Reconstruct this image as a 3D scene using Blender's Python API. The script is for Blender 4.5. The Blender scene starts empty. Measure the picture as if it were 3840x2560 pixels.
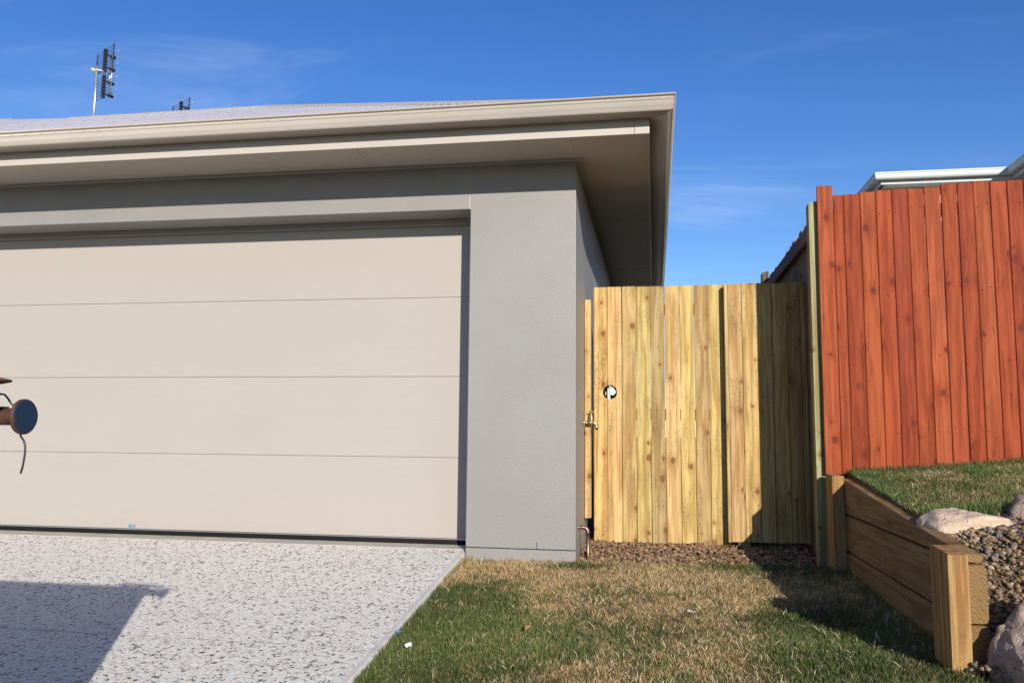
import bpy, bmesh, math, random
import numpy as np
from mathutils import Vector, Matrix, noise as mnoise

random.seed(7)
RNG = np.random.default_rng(11)
SC = bpy.context.scene
COL = SC.collection
R = math.radians

# ------------------------------------------------------------------ camera
def camera():
    yaw, pitch, roll = R(9.7406), R(6.3079), R(0.5295)
    cy, sy, cp, sp = math.cos(yaw), math.sin(yaw), math.cos(pitch), math.sin(pitch)
    f = Vector((-sy * cp, cy * cp, sp)); rt = Vector((cy, sy, 0)); up = rt.cross(f)
    r2 = rt * math.cos(roll) + up * math.sin(roll)
    u2 = -rt * math.sin(roll) + up * math.cos(roll)
    m = Matrix((r2, u2, -f)).transposed().to_4x4()
    m.translation = Vector((0.4666, -5.005, 0.6802))
    c = bpy.data.cameras.new('camera'); o = bpy.data.objects.new('camera', c); COL.objects.link(o)
    c.sensor_fit = 'HORIZONTAL'; c.sensor_width = 36; c.lens = 3119.17 / 3840 * 36
    c.clip_start = 0.05; c.clip_end = 3000
    o.matrix_world = m
    SC.camera = o
camera()

# ------------------------------------------------------------------ sun, sky, exposure
SUN = Vector((0.445, -1.0, 0.383)).normalized()          # towards the sun
def light():
    w = bpy.data.worlds.new('World'); SC.world = w; w.use_nodes = True
    nt = w.node_tree; L = nt.links; nd = nt.nodes
    bg = nd['Background']; bg.inputs[1].default_value = SKY_STRENGTH
    sky = nd.new('ShaderNodeTexSky'); sky.sky_type = 'NISHITA'; sky.sun_disc = False
    sky.sun_elevation = math.asin(SUN.z); sky.sun_rotation = math.atan2(SUN.x, SUN.y)
    sky.altitude = 50; sky.air_density = 1.0; sky.dust_density = 0.05; sky.ozone_density = 3.2
    # thin cirrus streaks over the whole sky
    tc = nd.new('ShaderNodeTexCoord'); sep = nd.new('ShaderNodeSeparateXYZ'); L.new(tc.outputs['Generated'], sep.inputs[0])
    zz = nd.new('ShaderNodeMath'); zz.operation = 'ADD'; zz.inputs[1].default_value = 0.18; L.new(sep.outputs[2], zz.inputs[0])
    dx = nd.new('ShaderNodeMath'); dx.operation = 'DIVIDE'; L.new(sep.outputs[0], dx.inputs[0]); L.new(zz.outputs[0], dx.inputs[1])
    dy = nd.new('ShaderNodeMath'); dy.operation = 'DIVIDE'; L.new(sep.outputs[1], dy.inputs[0]); L.new(zz.outputs[0], dy.inputs[1])
    cb = nd.new('ShaderNodeCombineXYZ'); L.new(dx.outputs[0], cb.inputs[0]); L.new(dy.outputs[0], cb.inputs[1])
    mp = nd.new('ShaderNodeMapping'); mp.inputs['Rotation'].default_value = (0, 0, R(38)); mp.inputs['Scale'].default_value = (0.55, 1.5, 1)
    mp.inputs['Location'].default_value = (3.1, 0.6, 0)
    L.new(cb.outputs[0], mp.inputs[0])
    n1 = nd.new('ShaderNodeTexNoise'); n1.inputs['Scale'].default_value = 1.5; n1.inputs['Detail'].default_value = 9
    n1.inputs['Roughness'].default_value = 0.62; n1.inputs['Distortion'].default_value = 0.9; L.new(mp.outputs[0], n1.inputs['Vector'])
    n2 = nd.new('ShaderNodeTexNoise'); n2.inputs['Scale'].default_value = 0.75; n2.inputs['Detail'].default_value = 3; L.new(cb.outputs[0], n2.inputs['Vector'])
    r1 = nd.new('ShaderNodeMapRange'); r1.inputs[1].default_value = 0.47; r1.inputs[2].default_value = 0.85; r1.interpolation_type = 'SMOOTHSTEP'; L.new(n1.outputs[0], r1.inputs[0])
    r2 = nd.new('ShaderNodeMapRange'); r2.inputs[1].default_value = 0.36; r2.inputs[2].default_value = 0.62; L.new(n2.outputs[0], r2.inputs[0])
    mu = nd.new('ShaderNodeMath'); mu.operation = 'MULTIPLY'; L.new(r1.outputs[0], mu.inputs[0]); L.new(r2.outputs[0], mu.inputs[1])
    mk = nd.new('ShaderNodeMath'); mk.operation = 'MULTIPLY'; mk.inputs[1].default_value = 0.5; L.new(mu.outputs[0], mk.inputs[0])
    hs = nd.new('ShaderNodeHueSaturation'); hs.inputs['Saturation'].default_value = SKY_SAT; hs.inputs['Hue'].default_value = SKY_HUE; L.new(sky.outputs[0], hs.inputs['Color'])
    mx = nd.new('ShaderNodeMixRGB'); mx.inputs[2].default_value = (5.5, 6.4, 7.6, 1)
    L.new(mk.outputs[0], mx.inputs[0]); L.new(hs.outputs[0], mx.inputs[1]); L.new(mx.outputs[0], bg.inputs[0])
    s = bpy.data.lights.new('sun', 'SUN'); s.energy = SUN_STRENGTH; s.angle = R(0.53); s.color = (1.0, 0.925, 0.82)
    so = bpy.data.objects.new('sun', s); COL.objects.link(so)
    so.rotation_euler = SUN.to_track_quat('Z', 'Y').to_euler(); so.location = SUN * 30
SKY_STRENGTH = 0.124
SKY_SAT = 1.25
SKY_HUE = 0.516
SUN_STRENGTH = 5.0
light()
SC.view_settings.view_transform = 'Standard'; SC.view_settings.look = 'None'
SC.view_settings.exposure = 0.3; SC.view_settings.gamma = 1.0; SC.view_settings.use_curve_mapping = False

# ------------------------------------------------------------------ helpers
WLOC = {}
def link(o, parent, loc):
    COL.objects.link(o)
    loc = Vector(loc); WLOC[o.name] = loc
    if parent is not None:
        o.parent = parent; o.location = loc - WLOC[parent.name]
    else:
        o.location = loc
    return o
def thing(name, label, cat, loc=(0, 0, 0), group=None):
    o = bpy.data.objects.new(name, None); o.empty_display_size = 0.1
    link(o, None, loc); return tag(o, label, cat, group)
def tag(o, label=None, cat=None, group=None, kind=None):
    if label: o['label'] = label
    if cat: o['category'] = cat
    if group: o['group'] = group
    if kind: o['kind'] = kind
    return o
def add(name, me, mat, parent=None, loc=(0, 0, 0), color=None, rot=None):
    o = bpy.data.objects.new(name, me)
    if mat is not None and len(me.materials) == 0: me.materials.append(mat)
    link(o, parent, loc)
    if color: o.color = (*color, 1)
    if rot: o.rotation_euler = rot
    return o
class MB:
    def __init__(s): s.v = []; s.f = []; s.sm = []
    def _p(s, vs, fs, smooth=False):
        n = len(s.v); s.v += [tuple(p) for p in vs]; s.f += [tuple(i + n for i in f) for f in fs]; s.sm += [smooth] * len(fs); return s
    def box(s, x0, x1, y0, y1, z0, z1):
        return s._p([(x0, y0, z0), (x1, y0, z0), (x1, y1, z0), (x0, y1, z0), (x0, y0, z1), (x1, y0, z1), (x1, y1, z1), (x0, y1, z1)],
                    [(0, 3, 2, 1), (4, 5, 6, 7), (0, 1, 5, 4), (1, 2, 6, 5), (2, 3, 7, 6), (3, 0, 4, 7)])
    def tube(s, path, rad, seg=12, caps=True):
        path = [Vector(p) for p in path]; n = len(path)
        if not hasattr(rad, '__len__'): rad = [rad] * n
        vs = []; fs = []; t0 = (path[1] - path[0]).normalized()
        a = Vector((0, 0, 1)) if abs(t0.z) < 0.9 else Vector((1, 0, 0))
        nx = t0.cross(a).normalized()
        for i, p in enumerate(path):
            if i == 0: t = path[1] - p
            elif i == n - 1: t = p - path[i - 1]
            else: t = (path[i + 1] - p).normalized() + (p - path[i - 1]).normalized()
            t.normalize(); nx = (nx - t * nx.dot(t)).normalized(); ny = t.cross(nx)
            for k in range(seg):
                an = 2 * math.pi * k / seg
                vs.append(p + (nx * math.cos(an) + ny * math.sin(an)) * rad[i])
        for i in range(n - 1):
            for k in range(seg):
                k2 = (k + 1) % seg
                fs.append((i * seg + k, i * seg + k2, (i + 1) * seg + k2, (i + 1) * seg + k))
        s._p(vs, fs, True)
        if caps:
            m = len(s.v) - len(vs)
            s.f += [tuple(m + k for k in reversed(range(seg))), tuple(m + (n - 1) * seg + k for k in range(seg))]; s.sm += [False, False]
        return s
    def extrude(s, prof, path_fn, ts, smooth=False, closed=True):
        """profile points (a,b) mapped by path_fn(t,a,b)"""
        n = len(prof); vs = [path_fn(t, a, b) for t in ts for a, b in prof]; fs = []
        for i in range(len(ts) - 1):
            for k in range(n if closed else n - 1):
                k2 = (k + 1) % n
                fs.append((i * n + k, i * n + k2, (i + 1) * n + k2, (i + 1) * n + k))
        s._p(vs, fs, smooth)
        if closed:
            m = len(s.v) - len(vs)
            s.f += [tuple(m + k for k in reversed(range(n))), tuple(m + (len(ts) - 1) * n + k for k in range(n))]; s.sm += [False, False]
        return s
    def mesh(s, name):
        me = bpy.data.meshes.new(name); me.from_pydata([tuple(p) for p in s.v], [], s.f)
        me.polygons.foreach_set('use_smooth', s.sm); me.validate()
        bm = bmesh.new(); bm.from_mesh(me); bmesh.ops.recalc_face_normals(bm, faces=bm.faces); bm.to_mesh(me); bm.free()
        return me
    def add(s, name, mat, parent=None, loc=(0, 0, 0), color=None, rot=None):
        return add(name, s.mesh(name), mat, parent, loc, color, rot)
_bb = {}
def bevbox(sx, sy, sz, bev=0.002, seg=1, name='board'):
    """box with origin at the centre of its base"""
    k = (round(sx, 4), round(sy, 4), round(sz, 4), bev, seg)
    if k in _bb: return _bb[k]
    bm = bmesh.new(); bmesh.ops.create_cube(bm, size=1)
    for v in bm.verts: v.co = Vector((v.co.x * sx, v.co.y * sy, (v.co.z + 0.5) * sz))
    if bev: bmesh.ops.bevel(bm, geom=list(bm.edges), offset=bev, segments=seg, affect='EDGES', profile=0.6)
    me = bpy.data.meshes.new(name); bm.to_mesh(me); bm.free(); _bb[k] = me; return me
def fastmesh(name, V, T, colors=None, smooth=False):
    me = bpy.data.meshes.new(name); V = np.ascontiguousarray(V, np.float32); T = np.ascontiguousarray(T, np.int32)
    me.vertices.add(len(V)); me.vertices.foreach_set('co', V.ravel())
    me.loops.add(T.size); me.loops.foreach_set('vertex_index', T.ravel())
    me.polygons.add(len(T)); me.polygons.foreach_set('loop_start', np.arange(0, T.size, 3, dtype=np.int32))
    me.polygons.foreach_set('use_smooth', np.full(len(T), smooth))
    if colors is not None:
        a = me.color_attributes.new('Col', 'FLOAT_COLOR', 'POINT')
        c = np.ones((len(V), 4), np.float32); c[:, :3] = colors; a.data.foreach_set('color', c.ravel())
    me.update(); me.validate(); return me
_LAT = RNG.random((256, 256))
def vnoise(x, y, s):
    x = np.asarray(x) * s + 91.3; y = np.asarray(y) * s + 47.7
    xi = np.floor(x).astype(int); yi = np.floor(y).astype(int); fx = x - xi; fy = y - yi
    fx = fx * fx * (3 - 2 * fx); fy = fy * fy * (3 - 2 * fy)
    g = lambda i, j: _LAT[i % 256, j % 256]
    return (g(xi, yi) * (1 - fx) + g(xi + 1, yi) * fx) * (1 - fy) + (g(xi, yi + 1) * (1 - fx) + g(xi + 1, yi + 1) * fx) * fy

# ------------------------------------------------------------------ materials
class NT:
    def __init__(s, name):
        s.m = bpy.data.materials.new(name); s.m.use_nodes = True; s.nt = s.m.node_tree; s.nd = s.nt.nodes
        s.bsdf = s.nd['Principled BSDF']
    def n(s, t, props=None, **ins):
        o = s.nd.new('ShaderNode' + t)
        for k, v in (props or {}).items(): setattr(o, k, v)
        for k, v in ins.items():
            k = int(k[1:]) if k[0] == '_' else k.replace('_', ' ')
            s.set(o.inputs[k], v)
        return o
    def set(s, sock, v):
        if isinstance(v, bpy.types.NodeSocket): s.nt.links.new(v, sock)
        else: sock.default_value = v
    def math(s, op, a, b=0.0, clamp=False):
        o = s.n('Math', {'operation': op, 'use_clamp': clamp}); s.set(o.inputs[0], a); s.set(o.inputs[1], b); return o.outputs[0]
    def vm(s, op, a, b=None):
        o = s.n('VectorMath', {'operation': op}); s.set(o.inputs[0], a)
        if b is not None: s.set(o.inputs[1], b)
        return o.outputs['Value'] if op in ('LENGTH', 'DOT_PRODUCT') else o.outputs[0]
    def mr(s, v, a, b, c=0.0, d=1.0, smooth=True):
        o = s.n('MapRange', {'interpolation_type': 'SMOOTHSTEP' if smooth else 'LINEAR'})
        for i, x in enumerate((v, a, b, c, d)): s.set(o.inputs[i], x)
        return o.outputs[0]
    def mix(s, f, a, b, mode='MIX'):
        o = s.n('MixRGB', {'blend_type': mode}); s.set(o.inputs[0], f)
        for i, x in ((1, a), (2, b)): s.set(o.inputs[i], (*x, 1) if isinstance(x, tuple) and len(x) == 3 else x)
        return o.outputs[0]
    def noise(s, vec, scale, detail=3.0, rough=0.55, dist=0.0):
        return s.n('TexNoise', None, Vector=vec, Scale=scale, Detail=detail, Roughness=rough, Distortion=dist).outputs[0]
    def out(s, col=None, rough=None, bump=None, bs=0.3, bd=0.002, **kw):
        if col is not None: s.set(s.bsdf.inputs['Base Color'], (*col, 1) if isinstance(col, tuple) else col)
        if rough is not None: s.set(s.bsdf.inputs['Roughness'], rough)
        for k, v in kw.items(): s.set(s.bsdf.inputs[k.replace('_', ' ')], v)
        if bump is not None:
            b = s.n('Bump', None, Strength=bs, Distance=bd, Height=bump); s.nt.links.new(b.outputs[0], s.bsdf.inputs['Normal'])
        return s.m
    def obj(s): return s.n('TexCoord').outputs['Object']

def wood(name, axis='Z', knot=(0.16, 0.07, 0.03), dirt=0.35, knots=0.6, contrast=0.5, rough=0.75, gscale=1.0, endgrain=False, wear=None, kr=1.0, spec=0.25, checks=0.7):
    t = NT(name); oi = t.n('ObjectInfo'); rnd = oi.outputs['Random']
    off = t.n('CombineXYZ', None, X=t.math('MULTIPLY', rnd, 37.0), Y=t.math('MULTIPLY', rnd, 11.0), Z=t.math('MULTIPLY', rnd, 61.0)).outputs[0]
    p = t.obj()
    if axis != 'Z':
        sp = t.n('SeparateXYZ', None, Vector=p).outputs
        o = {'Y': (2, 0, 1), 'X': (2, 1, 0)}[axis]
        p = t.n('CombineXYZ', None, X=sp[o[0]], Y=sp[o[1]], Z=sp[o[2]]).outputs[0]
    p0 = p
    p = t.vm('ADD', p, off)
    sp = t.n('SeparateXYZ', None, Vector=p).outputs
    kv = t.n('CombineXYZ', None, X=t.math('MULTIPLY', sp[0], 10.5), Y=t.math('MULTIPLY', sp[2], 2.9)).outputs[0]
    vo = t.n('TexVoronoi', {'voronoi_dimensions': '2D'}, Vector=kv, Scale=1.0)
    dv = t.vm('MULTIPLY', t.vm('SUBTRACT', kv, vo.outputs['Position']), (1 / 10.5, 1 / 2.9 / 1.35, 0))
    d = t.vm('LENGTH', dv)
    cr = t.n('SeparateColor', None, Color=vo.outputs['Color']).outputs
    d = t.math('ADD', d, t.math('MULTIPLY', t.math('SUBTRACT', t.noise(p, 70, 3), 0.5), 0.013))
    has = t.math('LESS_THAN', cr[0], knots)
    rad = t.mr(cr[1], 0, 1, 0.005 * kr, 0.017 * kr, False)
    kn = t.math('MULTIPLY', has, t.math('SUBTRACT', 1.0, t.mr(t.math('DIVIDE', d, rad), 0.55, 1.1)))
    halo = t.math('MULTIPLY', has, t.math('SUBTRACT', 1.0, t.mr(t.math('DIVIDE', d, rad), 0.8, 3.6)))
    warp = t.math('MULTIPLY', t.math('MULTIPLY', halo, halo), 0.010)
    gu = t.math('ADD', sp[0], warp)
    gv = t.n('CombineXYZ', None, X=gu, Y=sp[1], Z=t.math('MULTIPLY', sp[2], 0.05)).outputs[0]
    fine = t.noise(gv, 170 * gscale, 4, 0.6)
    band = t.noise(gv, 42 * gscale, 3, 0.5, 0.6)
    blotch = t.noise(t.vm('MULTIPLY', p, (1, 1, 0.3)), 9, 4, 0.6)
    base = oi.outputs['Color']
    c = t.mix(t.mr(band, 0.38, 0.62, 0, contrast * 1.25), base, t.mix(1.0, base, (0.62, 0.50, 0.38), 'MULTIPLY'))
    c = t.mix(t.mr(fine, 0.5, 0.8, 0, contrast * 0.75), c, t.mix(1.0, c, (0.6, 0.52, 0.44), 'MULTIPLY'))
    c = t.mix(t.mr(blotch, 0.4, 0.7, 0, 0.7), c, t.mix(1.0, c, (0.78, 0.72, 0.66), 'MULTIPLY'))
    c = t.mix(t.math('MULTIPLY', halo, 0.38), c, t.mix(1.0, c, (0.7, 0.42, 0.3), 'MULTIPLY'))
    c = t.mix(t.math('MULTIPLY', kn, 0.85), c, knot)
    if dirt:
        sp_ = t.mr(t.noise(t.vm('MULTIPLY', p, (1, 1, 0.4)), 190, 4, 0.75), 0.50, 0.64)
        ms = t.mr(t.noise(t.vm('MULTIPLY', p, (1, 1, 0.45)), 8, 4, 0.65), 0.46, 0.66)
        c = t.mix(t.math('MULTIPLY', t.math('MULTIPLY', sp_, ms), dirt), c, (0.07, 0.06, 0.04))
    if wear:
        c = t.mix(t.mr(t.noise(t.vm('MULTIPLY', p, (1, 1, 0.12)), 120, 3, 0.7), 0.64, 0.74, 0, 0.35), c, wear)
    if endgrain:   # growth rings on the cut ends
        geo = t.n('NewGeometry').outputs['Normal']
        ax = {'X': (1, 0, 0), 'Y': (0, 1, 0), 'Z': (0, 0, 1)}[axis]
        e = t.mr(t.math('ABSOLUTE', t.vm('DOT_PRODUCT', geo, ax)), 0.85, 0.95)
        q = t.vm('MULTIPLY', t.vm('ADD', p0, (0.06, 0.05, 0)), (1, 1, 0))
        ring = t.math('SINE', t.math('ADD', t.math('MULTIPLY', t.vm('LENGTH', q), 560), t.math('MULTIPLY', t.noise(p0, 26, 4, 0.65), 26)))
        rc = t.mix(t.mr(ring, -1, 1, 0, 1), t.mix(1.0, base, (0.85, 0.8, 0.62), 'MULTIPLY'), t.mix(1.0, base, (0.58, 0.52, 0.40), 'MULTIPLY'))
        c = t.mix(e, c, rc)
    ck = t.math('ABSOLUTE', t.math('SUBTRACT', t.noise(t.vm('MULTIPLY', p, (1, 1, 0.045)), 34, 2, 0.5), 0.5))
    ck = t.math('MULTIPLY', t.math('SUBTRACT', 1.0, t.mr(ck, 0.0, 0.011)), t.mr(t.noise(t.vm('MULTIPLY', p, (1, 1, 0.3)), 11, 2, 0.5), 0.54, 0.62))
    c = t.mix(t.math('MULTIPLY', ck, checks), c, t.mix(1.0, c, (0.22, 0.17, 0.13), 'MULTIPLY'))
    h = t.math('SUBTRACT', t.math('ADD', t.math('MULTIPLY', fine, 0.6), t.math('MULTIPLY', band, 0.6)), t.math('MULTIPLY', ck, 0.9))
    return t.out(c, rough, h, 0.35, 0.0015, Specular_IOR_Level=spec)

def plain(name, col, rough=0.5, metal=0.0, spec=0.5, bump=None, var=0.0, vscale=3.0):
    t = NT(name)
    c = col
    if var:
        nn = t.noise(t.obj(), vscale, 5, 0.6)
        c = t.mix(t.mr(nn, 0.3, 0.7, 0, 1), tuple(x * (1 - var) for x in col), tuple(min(1, x * (1 + var)) for x in col))
    b = None; bs = 0.2
    if bump: b = t.noise(t.obj(), bump[0], 3, 0.6); bs = bump[1]
    return t.out(c, rough, b, bs, 0.002, Metallic=metal, Specular_IOR_Level=spec)

def m_render():      # acrylic texture coat on the block walls
    t = NT('wall_texture_coat'); p = t.obj()
    big = t.noise(p, 1.3, 4, 0.6); sp = t.noise(p, 210, 2, 0.5); md = t.noise(p, 95, 3, 0.6)
    c = t.mix(t.mr(big, 0.3, 0.7), (0.225, 0.215, 0.204), (0.247, 0.237, 0.226))
    c = t.mix(t.mr(sp, 0.45, 0.75, 0, 0.2), c, (0.17, 0.16, 0.152))
    # faint splash marks low down on the wall
    z = t.n('SeparateXYZ', None, Vector=p).outputs[2]
    st = t.math('MULTIPLY', t.mr(z, 0.28, -0.05, 0, 1), t.mr(t.noise(t.vm('MULTIPLY', p, (1, 1, 0.3)), 14, 4, 0.65), 0.5, 0.75))
    c = t.mix(t.math('MULTIPLY', st, 0.28), c, (0.30, 0.22, 0.15))
    h = t.math('ADD', t.math('MULTIPLY', md, 1.0), t.math('MULTIPLY', sp, 0.5))
    return t.out(c, 0.5, h, 0.55, 0.0028, Specular_IOR_Level=0.55)
def m_door():
    t = NT('door_cream_steel'); p = t.obj()
    g = t.noise(t.vm('MULTIPLY', p, (1, 1, 22)), 14, 4, 0.6)
    big = t.noise(t.vm('MULTIPLY', p, (0.6, 1, 1)), 1.6, 4, 0.6)
    c = t.mix(t.mr(g, 0.3, 0.7), (0.352, 0.322, 0.286), (0.366, 0.336, 0.30))
    c = t.mix(t.mr(big, 0.4, 0.75, 0, 0.5), c, (0.342, 0.313, 0.278))
    return t.out(c, 0.48, g, 0.10, 0.0015, Specular_IOR_Level=0.4)
def m_aggregate():
    t = NT('exposed_aggregate'); p = t.vm('ADD', t.obj(), (20, 20, 0))
    p = t.vm('ADD', p, t.vm('MULTIPLY', t.vm('SUBTRACT', t.n('TexNoise', None, Vector=p, Scale=70.0, Detail=2.0).outputs['Color'], (0.5, 0.5, 0.5)), (0.006, 0.006, 0)))
    q = t.vm('MULTIPLY', p, (1, 1.25, 1))
    cem = t.mix(t.noise(p, 9, 4), (0.62, 0.59, 0.53), (0.72, 0.69, 0.625))
    def layer(scale, cols, under, lo, hi, keep):
        v1 = t.n('TexVoronoi', {'voronoi_dimensions': '2D'}, Vector=q, Scale=scale); v2 = t.n('TexVoronoi', {'voronoi_dimensions': '2D', 'feature': 'DISTANCE_TO_EDGE'}, Vector=q, Scale=scale)
        cc = t.n('SeparateColor', None, Color=v1.outputs['Color']).outputs
        ramp = t.n('ValToRGB', None, Fac=cc[0]); cr = ramp.color_ramp; cr.interpolation = 'CONSTANT'
        while len(cr.elements) < len(cols): cr.elements.new(0.5)
        for e, (a, c) in zip(cr.elements, cols): e.position = a; e.color = (*c, 1)
        size = t.mr(cc[1], 0, 1, lo, hi, False)
        k = t.math('MULTIPLY', t.mr(v2.outputs[0], size, t.math('ADD', size, 0.05)), t.math('LESS_THAN', cc[2], keep))
        return t.mix(k, under, ramp.outputs[0]), t.math('MULTIPLY', k, t.mr(v2.outputs[0], 0.0, 0.4))
    fine_c = [(0, (0.10, 0.10, 0.105)), (0.03, (0.30, 0.27, 0.24)), (0.07, (0.54, 0.46, 0.37)), (0.18, (0.80, 0.775, 0.72)), (0.50, (0.90, 0.88, 0.83)), (0.82, (0.74, 0.70, 0.62)), (0.94, (0.66, 0.53, 0.41))]
    big_c = [(0, (0.04, 0.043, 0.05)), (0.27, (0.11, 0.11, 0.115)), (0.33, (0.40, 0.35, 0.29)), (0.40, (0.80, 0.78, 0.74)), (0.80, (0.60, 0.53, 0.44)), (0.92, (0.50, 0.38, 0.30))]
    c, h1 = layer(112.0, fine_c, cem, 0.02, 0.16, 0.93)
    c, h2 = layer(57.0, big_c, c, 0.02, 0.24, 0.46)
    h = t.math('ADD', h1, t.math('MULTIPLY', h2, 1.3))
    # sand swept along and tyre dust: broad tone
    c = t.mix(t.mr(t.noise(p, 1.1, 4, 0.6), 0.35, 0.7, 0, 0.2), c, (0.62, 0.59, 0.54))
    return t.out(c, 0.6, h, 0.8, 0.003, Specular_IOR_Level=0.45)
def m_concrete(name, col=(0.40, 0.37, 0.32)):
    t = NT(name); p = t.obj()
    a = t.noise(p, 6, 5, 0.65); b = t.noise(p, 160, 2)
    c = t.mix(t.mr(a, 0.3, 0.7), tuple(x * 0.78 for x in col), col)
    c = t.mix(t.mr(b, 0.6, 0.75, 0, 0.4), c, tuple(x * 0.55 for x in col))
    return t.out(c, 0.85, b, 0.3, 0.002, Specular_IOR_Level=0.3)
def m_soil(name, a=(0.13, 0.095, 0.055), b=(0.24, 0.18, 0.11)):
    t = NT(name); p = t.obj()
    n = t.noise(p, 14, 6, 0.7); f = t.noise(p, 150, 3, 0.7)
    c = t.mix(t.mr(n, 0.3, 0.7), a, b); c = t.mix(t.mr(f, 0.5, 0.7, 0, 0.5), c, tuple(x * 0.5 for x in a))
    return t.out(c, 0.95, f, 0.8, 0.01, Specular_IOR_Level=0.1)
def m_vcol(name, rough=0.7, trans=0.0, spec=0.3, noise_amt=0.0):
    t = NT(name); a = t.n('VertexColor', {'layer_name': 'Col'}).outputs[0]
    if noise_amt:
        a = t.mix(t.mr(t.noise(t.obj(), 160, 3, 0.7), 0.35, 0.7, 0, noise_amt), a, t.mix(1.0, a, (0.55, 0.5, 0.45), 'MULTIPLY'))
    t.out(a, rough, Specular_IOR_Level=spec)
    if trans:
        tr = t.n('BsdfTranslucent', None, Color=a); mx = t.n('MixShader', None, Fac=trans)
        t.nt.links.new(t.bsdf.outputs[0], mx.inputs[1]); t.nt.links.new(tr.outputs[0], mx.inputs[2])
        t.nt.links.new(mx.outputs[0], t.nd['Material Output'].inputs[0])
    return t.m
def m_rock(name, c1, c2, c3):
    t = NT(name); p = t.obj()
    a = t.noise(p, 5, 5, 0.65, 0.4); b = t.noise(p, 38, 4, 0.7); f = t.noise(p, 170, 3, 0.7)
    pit = t.n('TexVoronoi', None, Vector=p, Scale=46.0).outputs[0]
    lay = t.noise(t.vm('MULTIPLY', p, (1, 1, 6)), 8, 4, 0.6)
    c = t.mix(t.mr(a, 0.35, 0.68), c1, c2); c = t.mix(t.mr(lay, 0.48, 0.68, 0, 0.8), c, c3)
    c = t.mix(t.mr(f, 0.5, 0.72, 0, 0.45), c, tuple(x * 0.6 for x in c1))
    c = t.mix(t.math('MULTIPLY', t.mr(pit, 0.16, 0.05), t.mr(b, 0.52, 0.62)), c, tuple(x * 0.35 for x in c3))
    h = t.math('ADD', b, t.math('MULTIPLY', f, 0.5)); h = t.math('ADD', h, t.mr(pit, 0.0, 0.3, 0, 0.5))
    return t.out(c, 0.9, h, 0.9, 0.010, Specular_IOR_Level=0.2)
def m_rust(name, paint=None, amount=0.5):
    t = NT(name); p = t.obj()
    a = t.noise(p, 26, 5, 0.7); b = t.noise(p, 110, 4, 0.7)
    c = t.mix(t.mr(a, 0.35, 0.65), (0.055, 0.024, 0.014), (0.125, 0.055, 0.028)); c = t.mix(t.mr(b, 0.5, 0.7, 0, 0.6), c, (0.035, 0.02, 0.016))
    if paint:
        k = t.mr(t.noise(p, 22, 5, 0.75), 0.5 - 0.12, 0.5 + 0.06) if amount < 0 else t.mr(t.noise(p, 30, 6, 0.75), amount, amount + 0.06)
        c = t.mix(k, c, paint)
    return t.out(c, 0.75, b, 0.4, 0.002, Specular_IOR_Level=0.35)

M = {}
M['wall'] = m_render(); M['door'] = m_door(); M['aggregate'] = m_aggregate()
M['slab'] = m_concrete('slab_concrete', (0.46, 0.43, 0.36)); M['kerb'] = m_concrete('slab_edge', (0.56, 0.54, 0.50))
M['trim'] = plain('painted_steel_dune', (0.43, 0.39, 0.34), 0.33, 0, 0.5, None, 0.03, 2)
M['trim_dark'] = plain('dark_trim', (0.22, 0.20, 0.18), 0.6)  # darker brown-grey for the head trim and door backing
M['soffit'] = plain('eave_lining', (0.45, 0.415, 0.345), 0.6, 0, 0.3, (60, 0.05), 0.03, 1.4)
M['roof'] = plain('roof_steel', (0.50, 0.475, 0.49), 0.4, 0.0, 0.5, None, 0.04, 1.2)
M['bead'] = plain('eave_bead', (0.30, 0.29, 0.25), 0.5)
M['rubber'] = plain('black_rubber', (0.008, 0.0075, 0.0075), 0.7, 0, 0.2)
M['alu'] = plain('aluminium', (0.62, 0.62, 0.62), 0.32, 0.9)
M['chrome'] = plain('chrome', (0.75, 0.75, 0.75), 0.15, 1.0)
M['brass'] = plain('brass', (0.56, 0.42, 0.20), 0.34, 1.0, 0.5, (80, 0.15), 0.15, 30)
M['copper'] = plain('copper', (0.26, 0.155, 0.115), 0.42, 1.0, 0.5, (60, 0.1), 0.3, 18)
M['black_plastic'] = plain('black_plastic', (0.02, 0.02, 0.022), 0.45)
M['galv'] = plain('galvanised_steel', (0.58, 0.60, 0.62), 0.38, 0.85, 0.5, None, 0.1, 20)
M['pine'] = wood('treated_pine', 'Z', (0.15, 0.065, 0.025), 1.0, 0.5, 0.62, kr=1.35)
M['pine_y'] = wood('treated_pine_rail', 'Y', (0.15, 0.07, 0.03), 0.5, 0.3, 0.5)
M['pine_x'] = wood('treated_pine_rail_across', 'X', (0.15, 0.07, 0.03), 0.5, 0.3, 0.5)
M['red'] = wood('red_stained_paling', 'Z', (0.11, 0.02, 0.010), 0.28, 0.62, 0.62, 0.62, 1.0, False, (0.42, 0.17, 0.08), 1.35, 0.12)
M['red_x'] = wood('red_stained_rail', 'X', (0.1, 0.02, 0.01), 0.2, 0.3, 0.4)
M['sleeper'] = wood('hardwood_sleeper', 'Y', (0.07, 0.045, 0.025), 0.45, 0.12, 0.62, 0.8, 1.0, True, (0.34, 0.27, 0.18))
M['sleeper_z'] = wood('hardwood_sleeper_upright', 'Z', (0.08, 0.05, 0.03), 0.4, 0.05, 0.75, 0.8, 1.1, False, (0.36, 0.27, 0.16))
M['nail'] = plain('nail_head', (0.22, 0.20, 0.18), 0.5, 0.6)
M['nail_dark'] = plain('sunk_nail', (0.06, 0.02, 0.012), 0.8)
M['soil'] = m_soil('lawn_soil'); M['thatch'] = m_soil('thatch', (0.15, 0.11, 0.06), (0.27, 0.20, 0.11)); M['dirt'] = m_soil('bed_soil', (0.10, 0.07, 0.045), (0.19, 0.13, 0.085))
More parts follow.
